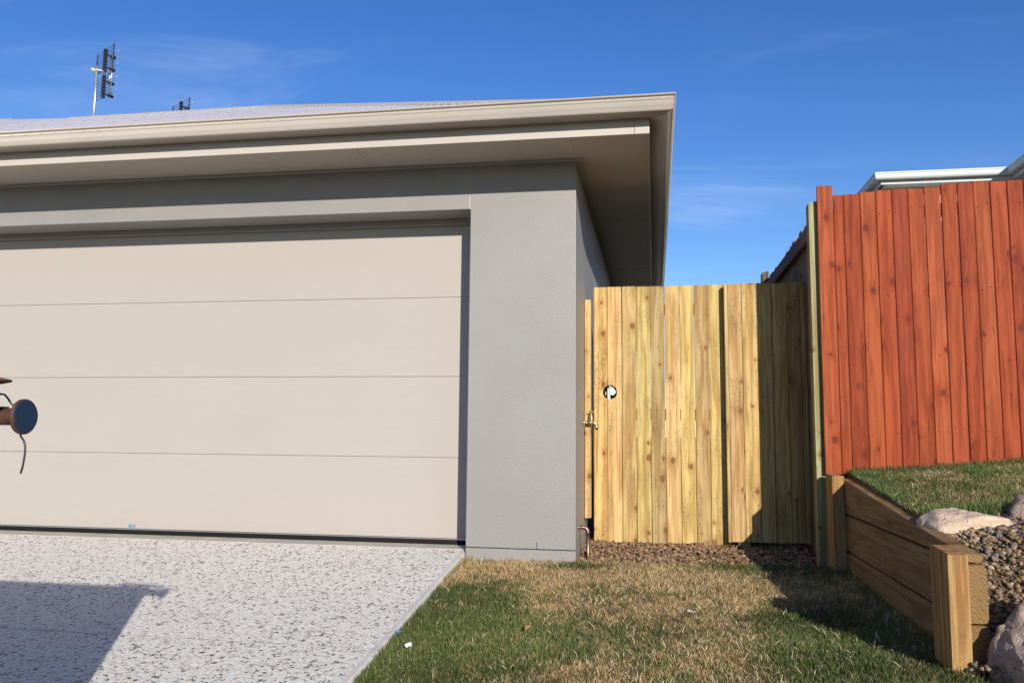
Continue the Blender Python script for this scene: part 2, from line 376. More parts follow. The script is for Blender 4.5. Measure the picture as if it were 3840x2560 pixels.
M['grass'] = m_vcol('grass_blades', 0.6, 0.3, 0.25)
M['gravel'] = m_vcol('river_gravel', 0.75, 0, 0.25, 0.6)
M['pebble'] = m_vcol('bed_pebbles', 0.5, 0, 0.4, 0.4)
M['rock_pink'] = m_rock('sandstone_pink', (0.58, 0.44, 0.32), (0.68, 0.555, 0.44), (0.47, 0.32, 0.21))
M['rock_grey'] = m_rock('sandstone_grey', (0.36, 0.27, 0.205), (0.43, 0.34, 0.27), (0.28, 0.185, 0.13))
M['rust'] = m_rust('rusty_steel'); M['rust_blue'] = m_rust('rusty_blue_paint', (0.06, 0.13, 0.22), 0.56)
M['blue'] = m_rust('blue_paint_chipped', (0.008, 0.028, 0.068), 0.40)
M['leaf'] = plain('strap_leaf', (0.10, 0.20, 0.04), 0.45, 0, 0.4, None, 0.25, 8)
M['white_wall'] = plain('neighbour_weatherboard', (0.55, 0.53, 0.50), 0.6, 0, 0.3)
M['nb_trim'] = plain('neighbour_gutter', (0.50, 0.52, 0.51), 0.6, 0, 0.3)
M['nb_roof'] = plain('neighbour_roof', (0.55, 0.56, 0.56), 0.45, 0, 0.5)

# ------------------------------------------------------------------ the setting
def sheet(name, xs, ys, zf, mat, skirt=None):
    nx, ny = len(xs), len(ys)
    V = [(x, y, zf(x, y)) for y in ys for x in xs]
    F = [(j * nx + i, j * nx + i + 1, (j + 1) * nx + i + 1, (j + 1) * nx + i) for j in range(ny - 1) for i in range(nx - 1)]
    me = bpy.data.meshes.new(name); 
    if skirt is not None:
        b = len(V); per = [i for i in range(nx)] + [j * nx + nx - 1 for j in range(1, ny)] + [(ny - 1) * nx + i for i in range(nx - 2, -1, -1)] + [j * nx for j in range(ny - 2, 0, -1)]
        V += [(V[i][0], V[i][1], skirt) for i in per]; n = len(per)
        F += [(per[k], b + k, b + (k + 1) % n, per[(k + 1) % n]) for k in range(n)]
    me.from_pydata(V, [], F); me.polygons.foreach_set('use_smooth', [True] * (nx - 1) * (ny - 1) + [False] * (len(F) - (nx - 1) * (ny - 1)))
    o = add(name, me, mat); o['kind'] = 'structure'; return o
DRV_S = 0.118
def z_drive(y): return -0.03 + DRV_S * min(y, 0) if y > -8 else -0.03 - DRV_S * 8
def z_lawn(x, y):
    a = (np.clip(x, -0.7, 1.5) + 0.67) / 2.15; yy = np.clip(y, -8.0, 0.0)
    return (-0.072 + 0.108 * yy) * (1 - a) + (-0.050 + 0.022 * yy) * a
def z_upper(x, y): return 0.452 + 0.096 * (np.clip(y, -1.6, 1.5) + 0.1) + 0.082 * (np.clip(x, 1.4, 6) - 1.5)
def z_bed(x, y):
    k = np.clip((y + 1.42 + 0.62 * np.clip(x - 1.57, 0, 1.2)) / -0.42, 0, 1); k = k * k * (3 - 2 * k)
    top = z_upper(x, y) - 0.012
    return top * (1 - k) + (-0.14) * k

sheet('ground', [-600, 600], [-600, 600], lambda x, y: -1.02, M['soil'])
# driveway: two pours with a sanded joint between them, a trowelled edge on the right
def driveway():
    XE = -0.672
    for (y1, y0, nm) in ((0.075, -1.565, 'driveway'), (-1.571, -9.0, 'driveway')):
        m = MB(); b = 0.012
        xs = [-7.0, XE - 0.030]
        za, zb = z_drive(y1), z_drive(y0)
        m._p([(-7, y0, zb), (XE - 0.030, y0, zb), (XE - 0.030, y1, za), (-7, y1, za)], [(0, 1, 2, 3)])
        m._p([(-7, y0, zb), (XE, y0, zb - b), (XE, y0, zb - .25), (-7, y0, zb - .25)], [(3, 2, 1, 0)])
        o = m.add(nm, M['aggregate']); o['kind'] = 'structure'
        e = MB(); e.extrude([(XE - 0.030, 0), (XE - 0.010, -0.001), (XE, -0.010), (XE, -0.25)], lambda t, a, c: (a, t, z_drive(t) + c), [y0, y1], closed=False)
        e.add('concrete_edge', M['kerb'], o)
    o = MB()._p([(-7, -1.575, z_drive(-1.575) - .0015), (XE - .002, -1.575, z_drive(-1.575) - .0015), (XE - .002, -1.557, z_drive(-1.557) - .0015), (-7, -1.557, z_drive(-1.557) - .0015)], [(0, 1, 2, 3)]).add('driveway_joint', M['kerb'])
    o['kind'] = 'structure'
driveway()
o = MB().extrude([(.0755, -.3), (.0755, -.0285), (.078, -.0265), (.20, -.0265), (6, -.0265), (6, -.3)], lambda t, a, b: (t, a, b), [-7.2, -0.668]).add('garage_slab', M['slab']); o['kind'] = 'structure'
sheet('lawn', list(np.linspace(-0.672, 1.50, 30)), list(np.linspace(-9, 0.03, 80)), lambda x, y: z_lawn(x, y) - 0.01 + 0.012 * (vnoise(x, y, 7) - .5), M['thatch'])
sheet('gravel_path', list(np.linspace(-0.002, 1.50, 12)), list(np.linspace(0.03, 14, 40)), lambda x, y: -0.085, M['dirt'])
sheet('upper_lawn', list(np.linspace(1.56, 9, 40)), list(np.linspace(-1.22, 14, 60)), lambda x, y: float(z_upper(x, y)) + 0.01 * float(vnoise(x, y, 6) - .5), M['thatch'], -0.6)
sheet('garden_bed', list(np.linspace(1.572, 9, 60)), list(np.linspace(-3.2, -1.221, 60)), lambda x, y: float(z_bed(x, y)) + 0.02 * float(vnoise(x, y, 9) - .5), M['dirt'], -0.6)
sheet('verge', [1.501, 9], [-9, -3.2], lambda x, y: -0.20 + 0.1 * (y + 3.2) * 0.7, M['thatch'])

# ------------------------------------------------------------------ the house
EV = 0.453          # eave overhang
house = thing('house', 'modern grey rendered house with wide cream garage door and flat eaves', 'house', (-3.5, 0, -0.08))
ZS = 2.372
HD = 2.083; DW = 0.666; REV = 0.27
def block(name, x0, x1, y0, y1, z0, z1, mat, parent, bev=0.004, color=None):
    me = bevbox(x1 - x0, y1 - y0, z1 - z0, bev, 2, name)
    return add(name, me.copy() if me.materials and me.materials[0] != mat else me, mat, parent, ((x0 + x1) / 2, (y0 + y1) / 2, z0), color)
def worldblock(name, x0, x1, y0, y1, z0, z1, mat, parent, bev=0.004):
    bm = bmesh.new(); bmesh.ops.create_cube(bm, size=1)
    for v in bm.verts: v.co = Vector(((x0 + x1) / 2 + v.co.x * (x1 - x0), (y0 + y1) / 2 + v.co.y * (y1 - y0), (z0 + z1) / 2 + v.co.z * (z1 - z0)))
    if bev: bmesh.ops.bevel(bm, geom=list(bm.edges), offset=bev, segments=2, affect='EDGES', profile=0.5)
    me = bpy.data.meshes.new(name); bm.to_mesh(me); bm.free(); return add(name, me, mat, parent)
worldblock('pillar', -DW, 0.0, 0.0, 0.45, -0.002, ZS + 0.02, M['wall'], house, 0.005)
worldblock('plinth', -DW + 0.001, 0.0, 0.0, 0.45, -0.5, -0.006, M['wall'], house, 0.003)
worldblock('side_wall', -0.25, -0.0005, 0.449, 12.0, -0.5, ZS + 0.02, M['wall'], house, 0.003)
worldblock('header', -7.2, -DW - 0.004, 0.0, 0.26, HD, ZS + 0.02, M['wall'], house, 0.005)
worldblock('pillar', -12.0, -7.204, 0.0, 0.45, -0.5, ZS + 0.02, M['wall'], house, 0.005)
MB().box(-DW - 0.0045, -DW + 0.0005, 0.004, 0.2, HD, ZS).add('control_joint', M['trim'], house)
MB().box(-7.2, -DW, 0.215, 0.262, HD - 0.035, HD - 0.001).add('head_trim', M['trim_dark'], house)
# hairline crack above the plinth
MB()._p([(-.234, -.0008, .040), (-.2305, -.0008, .040), (-.2285, -.0008, .012), (-.2295, -.0008, -.004), (-.233, -.0008, -.004), (-.2325, -.0008, .014)], [(0, 1, 2, 3, 4, 5)]).add('wall_crack', M['rubber'], house)
# sectional door: four panels
door = MB().box(-7.3, -0.55, REV + 0.046, REV + 0.06, -0.025, 2.2).add('garage_door', M['trim_dark'], house)
PH = 0.5235
pm = {}
for i in range(4):
    z0 = -0.001 + i * PH + (0.013 if i == 0 else 0.0009); z1 = -0.001 + (i + 1) * PH - 0.0009
    me = bevbox(6.75, 0.045, z1 - z0, 0.0018, 2, 'door_panel')
    add('door_panel', me, M['door'], door, (-3.925, REV + 0.0225, z0))
MB().box(-7.3, -0.55, REV + 0.001, REV + 0.044, 0.0025, 0.0095).add('bottom_rail', M['alu'], door)
MB().extrude([(REV - .001, 0.0315), (REV - .007, .016), (REV - .006, .004), (REV + .002, -.004), (REV + .04, -.004), (REV + .044, .0315)], lambda t, a, b: (t, a, b - .028), [-7.3, -0.55]).add('rubber_seal', M['rubber'], door)
# maker's sticker low on the door
def text_mesh(s, size):
    c = bpy.data.curves.new('txt', 'FONT'); c.body = s; c.size = size; c.extrude = 0.0
    o = bpy.data.objects.new('txt', c); COL.objects.link(o); dg = bpy.context.evaluated_depsgraph_get()
    me = bpy.data.meshes.new_from_object(o.evaluated_get(dg)); bpy.data.objects.remove(o); return me
stm = NT('sticker_film'); _x = stm.n('SeparateXYZ', None, Vector=stm.obj()).outputs[0]
M['sticker'] = stm.out(stm.mix(stm.mr(_x, 0.0, 0.030), (0.12, 0.36, 0.44), (0.24, 0.255, 0.29)), 0.35)
st = MB().box(0, .054, -.0006, 0, 0, .031).add('door_sticker', M['sticker'], door, (-3.092, REV - .0002, 0.0125))
lg = MB()
for sgn, cx, cz in ((1, .0105, .0205), (-1, .0115, .0115)):
    pts = [(cx + .0055 * math.cos(a) * 1.0 + .002 * math.sin(a), cz + .0035 * math.sin(a) + .0032 * math.cos(a)) for a in np.linspace(0, 2 * math.pi, 14)[:-1]]
    lg._p([(x, -.0012, z) for x, z in pts], [tuple(range(13))])
lg.add('sticker_logo', M['rubber'], door, (-3.092, REV - .0002, 0.0125))
tm = text_mesh('STEEL-LINE', 0.0075)
M['ink'] = plain('grey_ink', (0.16, 0.16, 0.18), 0.5)
add('sticker_lettering', tm, M['ink'], door, (-3.092 + .019, REV - .0014, 0.0125 + .014), rot=(math.pi / 2, 0, 0))

# eaves: lining panels, joint strips, beads
FX = [-12.0, -8.2, -5.9, -3.5, -1.3, 0.0]
for a, b in zip(FX[:-1], FX[1:]): worldblock('eave_panel', a + .002, b - .002, -EV + .019, -.0005, ZS, ZS + .006, M['soffit'], house, 0)
SY = [-EV + .019, 1.55, 3.5, 5.5, 8.0, 12.0]
for a, b in zip(SY[:-1], SY[1:]): worldblock('eave_panel', .002, EV - .019, a + .002, b - .002, ZS, ZS + .006, M['soffit'], house, 0)
for y in SY[1:-1]: MB().box(.0, EV - .02, y - .012, y + .012, ZS - .0035, ZS - .0005).add('joint_strip', M['soffit'], house)
for x in FX[1:-1] + [0.0]: MB().box(x - .003, x + .003, -EV + .02, -.002, ZS - .002, ZS + .004).add('joint_strip', M['soffit'], house)
MB().box(-12, .038, -.038, -.0012, ZS - .012, ZS - .001).add('eave_bead', M['bead'], house)
MB().box(.0012, .038, -.0005, 12, ZS - .012, ZS - .001).add('eave_bead', M['bead'], house)
# closed roof space above the eaves so no light leaks in
MB()._p([(-12, -EV + .02, ZS + .01), (EV - .02, -EV + .02, ZS + .01), (EV - .02, 12, ZS + .01), (-12, 12, ZS + .01)], [(0, 1, 2, 3)]).add('ceiling_lining', M['soffit'], house)
# fascia with a corner cap
worldblock('fascia', -12, EV - .085, -EV, -EV + .018, 2.352, 2.475, M['trim'], house, .002)
worldblock('fascia_corner', EV - .083, EV + .0005, -EV - .0008, -EV + .018, 2.3515, 2.475, M['trim'], house, .002)
worldblock('fascia', EV - .018, EV - .0002, -EV + .0185, 12, 2.352, 2.475, M['trim'], house, .002)
# quad gutter, mitred at the corner. profile: u outwards from the fascia, z up
GP = [(0.002, 2.470), (0.002, 2.436), (0.060, 2.430), (0.098, 2.4305), (0.113, 2.4345), (0.123, 2.4425), (0.129, 2.4535), (0.1315, 2.467), (0.1318, 2.4895),
      (0.1322, 2.4905), (0.1338, 2.4912), (0.134, 2.5035), (0.1315, 2.5065), (0.1315, 2.5095), (0.139, 2.511), (0.1435, 2.5145), (0.1445, 2.519), (0.1425, 2.5235), (0.137, 2.5255), (0.1315, 2.5235), (0.1295, 2.5185), (0.1290, 2.44), (0.11, 2.4345), (0.006, 2.440), (0.006, 2.470)]
gf = MB(); gf.extrude(GP, lambda t, u, z: ((EV + u) if t else -12.0, -EV - u, z), [0, 1], True)
gfo = gf.add('gutter', M['trim'], house)
gs = MB(); gs.extrude(GP, lambda t, u, z: (EV + u, 12.0 if t else -EV - u, z), [0, 1], True)
gs.add('gutter', M['trim'], house)
MB().extrude([(u + .0015, z) if 3 < k < 20 else (u, z - .0012) for k, (u, z) in enumerate(GP)], lambda t, u, z: (EV + u, -EV - u + t, z), [-.0005, .004]).add('gutter_mitre', M['trim'], house)
sl = MB()
for k in range(105):
    x = .54 - k * .1
    sl.box(x - .019, x - .001, -EV - .1352, -EV - .133, 2.4955, 2.5005); sl.tube([(x, -EV - .1335, 2.499), (x, -EV - .1362, 2.499)], .0028, 6)
slo = sl.add('overflow_slots', M['trim'], gfo); slo['kind'] = 'stuff'
# corrugated roof
RS = 0.452; RY0 = -0.565; RZ0 = 2.488; RIDGE = 4.18
def roof_top(x):
    if x > -RIDGE: return -x
    if x > -6.75: return RIDGE
    if x > -9.67: return RIDGE + (-6.75 - x) / 2.92 * (6.38 - RIDGE)
    return 6.38
def zr(y): return RZ0 + RS * (y - RY0)
rf = MB(); xs = np.arange(0.565, -14, -0.076 / 6); vs = []; fs = []
for x in xs:
    w = 0.008 * math.cos(2 * math.pi * x / 0.076); yt = max(roof_top(x), RY0 + .001)
    vs += [(x, RY0, RZ0 + w), (x, yt, zr(yt) + w)]
fs = [(2 * i, 2 * i + 2, 2 * i + 3, 2 * i + 1) for i in range(len(xs) - 1)]
rf._p(vs, fs, True); roof = rf.add('roof', M['roof'], house)
r2 = MB(); ys = np.arange(-0.565, 12, 0.076 / 4); vs = []
for y in ys:
    w = 0.008 * math.cos(2 * math.pi * y / 0.076); xt = max(-RIDGE, -y) if y < RIDGE else -RIDGE - 0.0
    zt = RZ0 + RS * (0.565 - xt); vs += [(0.565, y, RZ0 + w), (xt, y, zt + w)]
r2._p(vs, [(2 * i, 2 * i + 1, 2 * i + 3, 2 * i + 2) for i in range(len(ys) - 1)], True); r2.add('roof_side_slope', M['roof'], roof)
MB()._p([(-RIDGE, RIDGE, zr(RIDGE)), (-6.75, RIDGE, zr(RIDGE)), (-9.67, 6.38, zr(6.38)), (-14, 6.38, zr(6.38)), (-14, 12, zr(0)), (-RIDGE, 12, zr(0))], [(0, 1, 2, 3, 4, 5)]).add('roof_back_slope', M['roof'], roof)
def cap(p0, p1, sl_):
    p0, p1 = Vector(p0), Vector(p1); d = (p1 - p0).normalized(); s = d.cross(Vector((0, 0, 1))).normalized(); up = s.cross(d)
    e_ = -.14 * sl_; m_ = -.05 * sl_; prof = [(-.14, e_), (-.05, m_), (-.028, m_ + .016), (0, .012), (.028, m_ + .016), (.05, m_), (.14, e_), (.138, e_ - .006), (.05, m_ - .006), (0, .004), (-.05, m_ - .006), (-.138, e_ - .006)]
    MB().extrude(prof, lambda t, a, b: tuple((p0 if t == 0 else p1) + s * a + up * (b + .013)), [0, 1], False).add('ridge_cap', M['trim'], roof)
cap((-RIDGE + .1, RIDGE, zr(RIDGE)), (-6.9, RIDGE, zr(RIDGE)), .463)
cap((.40, -.40, RZ0 + RS * .165), (-RIDGE, RIDGE, zr(RIDGE)), .327)
cap((-9.67, 6.38, zr(6.38)), (-14, 6.38, zr(6.38)), .463)
sc = MB()
for row, (dy, step) in enumerate(((0.25, .152), (1.1, .228), (2.0, .228), (2.9, .228), (3.75, .228), (4.6, .228))):
    for k in range(90):
        x = .3 - k * step - (row % 2) * .076; y = RY0 + dy
        if x < -12 or y > roof_top(x) - .12: continue
        z = zr(y) + .008; sc.tube([(x, y, z), (x, y, z + .008)], .011, 6)
for k in range(60):                                   # fixings along the hip capping
    f = .02 + k / 60 * .96; x = .40 + (-RIDGE - .40) * f
    sc.tube([(x - .05, -x - .17, zr(-x - .17) + .006), (x - .05, -x - .17, zr(-x - .17) + .014)], .007, 6)
sco = sc.add('roof_screws', M['trim'], roof); sco['kind'] = 'stuff'

# ------------------------------------------------------------------ aerials on the roof
def antenna(loc, label, z_top, cz):
    t = thing('tv_antenna', label, 'antenna', loc, 'bow-tie aerials on the roof')
    x, y, z = loc; H = .335; Zv = lambda q: Vector((0, 0, q))
    rod = Vector((.428, -.261, 0)).normalized(); nrm = Vector((.261, .428, 0)).normalized()
    c = Vector((x, y, 0)) + nrm * .085 + rod * .03; bz = cz + .03
    MB().tube([(x, y, z - .15), (x, y, z_top)], .0185, 10).add('mast', M['galv'], t)
    MB().tube([Vector((x, y, bz)) - nrm * .06, c + Zv(bz), c + nrm * .09 + Zv(bz)], .010, 6).add('boom', M['galv'], t)
    MB().tube([Vector((x, y, bz - .012)) - nrm * .08, Vector((x, y, bz - .012)) + nrm * .05], .024, 8).add('clamp', M['galv'], t)
    for k in range(15):
        if k == 7: continue
        zz = cz - H + .015 + k * (2 * H - .03) / 14
        MB().tube([c - rod * .25 + Zv(zz), c + rod * .25 + Zv(zz)], .0036, 5).add('reflector_rod', M['black_plastic'], t)
        MB().box(-.022, .022, -.02, .02, -.016, .016).add('rod_clip', M['black_plastic'], t, c + Zv(zz), rot=(0, 0, math.atan2(rod.y, rod.x)))
    for s, z0, z1 in ((1, .17, .34), (1, -.06, .14), (-1, .19, .33), (-1, -.33, -.16)):
        MB().tube([c + rod * .25 * s + Zv(cz + z0), c + rod * .25 * s + Zv(cz + z1)], .0085, 6).add('end_bar', M['black_plastic'], t)
    MB().tube([c + Zv(cz - H), c + Zv(cz + H)], .012, 6).add('spine', M['black_plastic'], t)
    f = c + nrm * .085
    for u in (-.025, .025): MB().tube([f + rod * u + Zv(cz - .27), f + rod * u + Zv(cz + .27)], .006, 6).add('feed_line', M['alu'], t)
    for zz in (-.27, -.095, .095, .27):
        m = MB()
        for su in (-1, 1):
            for sv in (-1, 1):
                m.tube([f + rod * .02 * su + Zv(cz + zz), f + rod * .15 * su + nrm * .02 + Zv(cz + zz + .05 * sv)], .0036, 5)
        m.add('bow_tie_element', M['alu'], t)
        MB().tube([c + Zv(cz + zz), f + nrm * .045 + Zv(cz + zz - .012)], [.012, .022], 6).add('insulator', M['black_plastic'], t)
    return t
antenna((-6.735, 4.42, zr(RIDGE) - .02), 'whole bow-tie tv antenna on galvanised mast above roof ridge', 5.448, 5.357)
antenna((-6.60, 6.0, 4.45), 'upper tip of bow-tie tv antenna poking up behind the roof ridge', 5.33, 5.27)

# ------------------------------------------------------------------ gate, fixed panel, latch post
PINE = [(0.55, 0.39, 0.15), (0.60, 0.41, 0.175), (0.45, 0.33, 0.135), (0.53, 0.42, 0.16), (0.40, 0.30, 0.135), (0.59, 0.42, 0.175), (0.58, 0.44, 0.165), (0.42, 0.295, 0.13), (0.52, 0.40, 0.15)]
def jit(c, s=.06): k = 1 + random.uniform(-s, s); return tuple(x * k for x in c)
def boards(parent, xs, y, z0, z1, th, mat, cols, nm='paling', gaps=(.0015, .004), tops=None, bots=None):
    out = []
    for i, (a, b) in enumerate(zip(xs[:-1], xs[1:])):
        g = random.uniform(*gaps); w = b - a - g
        t = (tops[i] if tops else z1) + random.uniform(-.002, .002); zb = (bots[i] if bots else z0) + random.uniform(-.004, .002)
        me = bevbox(round(w, 3), th, round(t - zb, 3), .0032, 1, nm)
        if me.materials and me.materials[0] != mat: me = me.copy(); me.materials.clear()
        o = add(nm, me, mat, parent, ((a + b) / 2, y + th / 2 + random.uniform(-.0015, .0015), zb), jit(cols[i % len(cols)]))
        o.rotation_euler = (random.uniform(-.0012, .0012), random.uniform(-.0008, .0008), random.uniform(-.012, .012)); out.append(o)
    return out
def nails(parent, pts, r=.0022, mat='nail'):
    m = MB()
    for x, y, z in pts: m.tube([(x, y + .002, z), (x, y - .0012, z)], [r, r * .8], 6)
    o = m.add('nails', M[mat], parent); o['kind'] = 'stuff'
GY = .74
gate = thing('timber_gate', 'yellow treated-pine paling gate with round latch hole beside garage pillar', 'gate', (.49, GY, -.04))
gx = [.054, .149, .248, .346, .442, .540, .639, .737, .831, .962]
gb = boards(gate, gx, GY, -.037, 1.70, .016, M['pine'], PINE, gaps=(.0016, .0040))
# round hand hole through the first two palings
cm = MB().tube([(.167, GY - .1, .968), (.167, GY + .1, .968)], .0485, 40).mesh('hole_cutter'); co = add('hole_cutter', cm, None)
for o in gb[:2]:
    o.data = o.data.copy(); md = o.modifiers.new('hole', 'BOOLEAN'); md.operation = 'DIFFERENCE'; md.object = co; md.solver = 'EXACT'
bpy.context.view_layer.update(); dg = bpy.context.evaluated_depsgraph_get()
for o in gb[:2]:
    nm = bpy.data.meshes.new_from_object(o.evaluated_get(dg)); o.modifiers.clear(); o.data = nm
bpy.data.objects.remove(co)
for z in (.12, .78, 1.50):
    add('rail', bevbox(.86, .038, .075, .002, 1, 'rail'), M['pine_x'], gate, (.487, GY + .016 + .0195, z), (.40, .28, .11))
nails(gate, [(a + d, GY - .0008, z + random.uniform(-.012, .012)) for a in gx[:-1] for d in (.022, .073) for z in (.155, .82, 1.54)])
# latch seen through the hole
lt = MB().box(.166, .196, GY + .020, GY + .024, .95, 1.035).box(.166, .236, GY + .019, GY + .0235, .962, .985).add('latch_plate', plain('latch_cream', (.62, .60, .50), .45), gate)
MB().box(.148, .1665, GY + .03, GY + .05, .88, 1.0).add('latch_bar', M['galv'], lt)
MB().tube([(.135, GY + .03, .925), (.135, GY + .03, .985)], .005, 8).tube([(.130, GY + .028, .968), (.142, GY + .028, .968)], .007, 8).add('latch_bolt', M['brass'], lt)
MB().box(.10, .24, GY + .062, GY + .082, .88, 1.06).add('hole_dark_backing', M['rubber'], lt)  # black box added behind the hole, standing in for the darkness there
MB().tube([(.160, GY + .028, 1.0), (.160, GY + .028, 1.012)], .009, 10).add('latch_spring', M['chrome'], lt)

FY = .67
panel = thing('fence_panel', 'fixed treated-pine paling panel between the gate and the red fence', 'fence panel', (1.19, FY, 0))
fx = [.955, 1.045, 1.142, 1.239, 1.334, 1.420, 1.455]
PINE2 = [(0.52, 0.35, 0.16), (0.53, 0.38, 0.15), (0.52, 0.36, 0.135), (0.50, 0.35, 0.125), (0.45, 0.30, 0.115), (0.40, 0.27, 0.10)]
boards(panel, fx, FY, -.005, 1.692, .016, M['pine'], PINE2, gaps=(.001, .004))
add('stile', bevbox(.021, .045, 1.70, .002, 1, 'stile'), M['pine'], panel, (.9435, FY + .024, -.01), (.47, .35, .14))
add('post', bevbox(.075, .075, 1.95, .003, 1, 'post'), M['pine'], panel, (1.035, FY + .056, -.4), (.38, .29, .12))
for z in (.15, .80, 1.50): add('rail', bevbox(.40, .038, .075, .002, 1, 'rail'), M['pine_x'], panel, (1.185 + .01, FY + .0355, z), (.40, .28, .11))
nails(panel, [(a + d, FY - .0008, z + random.uniform(-.012, .012)) for a in fx[:-1] for d in (.022, .07) for z in (.18, .83, 1.54)])
bt = add('latch_post', bevbox(.041, .07, 1.468, .003, 1, 'latch_post'), M['pine'], None, (.0225, .655, .126), (.54, .37, .145))
tag(bt, 'narrow pine post fixed to the house wall left of the gate', 'post')

# ------------------------------------------------------------------ side fence with the green corner post
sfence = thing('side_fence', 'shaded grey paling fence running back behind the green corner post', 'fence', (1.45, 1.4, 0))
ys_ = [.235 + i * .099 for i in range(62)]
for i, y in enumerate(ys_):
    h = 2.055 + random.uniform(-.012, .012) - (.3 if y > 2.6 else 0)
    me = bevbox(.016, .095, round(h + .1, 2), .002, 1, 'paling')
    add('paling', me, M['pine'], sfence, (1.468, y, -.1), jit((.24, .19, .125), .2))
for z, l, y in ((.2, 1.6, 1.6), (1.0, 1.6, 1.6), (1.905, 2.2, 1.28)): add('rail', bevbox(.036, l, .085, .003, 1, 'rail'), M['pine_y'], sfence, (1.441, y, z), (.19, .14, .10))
for z in (.2, .9, 1.6): add('rail', bevbox(.036, 3.5, .085, .003, 1, 'rail'), M['pine_y'], sfence, (1.441, 4.3, z), (.19, .14, .10))
def post(nm, x0, x1, y0, y1, z0, z1, mat, parent, color, slope=0.012):
    m = MB(); b = .004
    m._p([(x0, y0, z0), (x1, y0, z0), (x1, y1, z0), (x0, y1, z0), (x0 + b, y0 + b, z1 - slope), (x1 - b, y0 + b, z1), (x1 - b, y1 - b, z1), (x0 + b, y1 - b, z1 - slope), (x0, y0, z1 - slope - .01), (x1, y0, z1 - .006), (x1, y1, z1 - .006), (x0, y1, z1 - slope - .01)],
         [(4, 5, 6, 7), (8, 9, 5, 4), (9, 10, 6, 5), (10, 11, 7, 6), (11, 8, 4, 7), (0, 1, 9, 8), (1, 2, 10, 9), (2, 3, 11, 10), (3, 0, 8, 11)])
    return m.add(nm, mat, parent, (0, 0, 0), color)
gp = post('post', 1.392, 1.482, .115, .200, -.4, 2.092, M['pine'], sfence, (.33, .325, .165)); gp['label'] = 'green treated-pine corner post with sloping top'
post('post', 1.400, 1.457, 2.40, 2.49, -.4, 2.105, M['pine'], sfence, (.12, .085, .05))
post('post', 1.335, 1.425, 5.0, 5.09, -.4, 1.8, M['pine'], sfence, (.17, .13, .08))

# ------------------------------------------------------------------ red stained fence
red = thing('red_fence', 'tall red stained paling fence above the upper lawn', 'fence', (2.5, .08, .45))
rx = [1.434, 1.526, 1.584] + [1.5885 + .0893 * i for i in range(1, 46)]
REDS = [(.35, .082, .029), (.33, .068, .022), (.28, .052, .018), (.34, .078, .027), (.305, .060, .020), (.275, .050, .019), (.335, .070, .023)]
tops = []; bots = []
for i in range(len(rx) - 1):
    x = (rx[i] + rx[i + 1]) / 2
    tops.append(2.170 if i == 0 else 2.113 + .055 * (x - 1.58) + random.uniform(-.006, .006)); bots.append(.462 if i < 2 else .40 + .05 * (x - 1.5))
rbs = boards(red, rx, .08, 0, 0, .016, M['red'], REDS, gaps=(.002, .0045), tops=tops, bots=bots)
for zz in (.70, 1.51, 1.985):
    for a, b in ((1.49, 3.4), (3.402, 5.5)):
        o = add('rail', bevbox(b - a, .038, .075, .002, 1, 'rail'), M['red_x'], red, ((a + b) / 2, .117, zz - .04 + .035 * ((a + b) / 2 - 1.5)), (.20, .12, .07)); o.rotation_euler = (0, -.035, 0)
for x in (3.4,): post('post', x - .045, x + .045, .137, .225, -.2, 2.0, M['pine'], red, (.30, .27, .14))
pts = []
for i, (a, b) in enumerate(zip(rx[:-1], rx[1:])):
    if i == 1: continue
    for zz in (.70, 1.51, 1.985):
        for d in (.22, .78): pts.append((a + (b - a) * d, .0785, zz + .035 * (a - 1.5) + random.uniform(-.018, .018)))
nails(red, [p for p in pts if random.random() < .8], .0034, 'nail_dark')

# ------------------------------------------------------------------ retaining wall
rw = thing('retaining_wall', 'stepped hardwood sleeper retaining wall beside the lower lawn', 'retaining wall', (1.5, -1, -.06))
WX = 1.496
def sleeper(z0, z1a, z1b, y0, y1, color):
    m = MB(); b = .009; x0, x1 = WX, WX + .076
    # z1a at y1 (far), z1b at y0 (near)
    P = lambda x, y, z: (x, y - (y0 + y1) / 2, z - z0)
    m.extrude([(x0 + b, 0, ), (x1 - b, 0), (x1, 1), (x1, 2), (x1 - b, 3), (x0 + b, 3), (x0, 2), (x0, 1)],
              lambda y, x, k: P(x - WX, y, {0: z0, 1: z0 + b, 2: (z1a if y == y1 else z1b) - b, 3: (z1a if y == y1 else z1b)}[k]), [y0, y1])
    return m.add('sleeper', M['sleeper'], rw, (WX, (y0 + y1) / 2, z0), color)
sleeper(-.16, .050, .050, -1.890, -.02, (.25, .165, .085))
sleeper(.057, .249, .249, -1.885, -.02, (.27, .18, .09))
sleeper(.256, .446, .284, -1.86, -.02, (.27, .18, .085))
sleeper(-.36, -.163, -.163, -1.890, -.02, (.25, .165, .085))
PB = (.38, .235, .095)
def rpost(y0, y1, z1a, z1b, color):
    m = MB(); x0, x1 = -.065, -.0015; h = -.5; b = .004
    m._p([(x0, y0, h), (x1, y0, h), (x1, y1, h), (x0, y1, h), (x0, y0, z1b - b), (x1, y0, z1b - b), (x1, y1, z1a - b), (x0, y1, z1a - b), (x0 + b, y0 + b, z1b), (x1 - b, y0 + b, z1b), (x1 - b, y1 - b, z1a), (x0 + b, y1 - b, z1a)],
         [(0, 1, 5, 4), (1, 2, 6, 5), (2, 3, 7, 6), (3, 0, 4, 7), (4, 5, 9, 8), (5, 6, 10, 9), (6, 7, 11, 10), (7, 4, 8, 11), (8, 9, 10, 11)])
    return m.add('post', M['sleeper_z'], rw, (WX, 0, 0), color)
rpost(-1.945, -1.765, .300, .291, PB)
rpost(-.115, .060, .468, .464, PB)

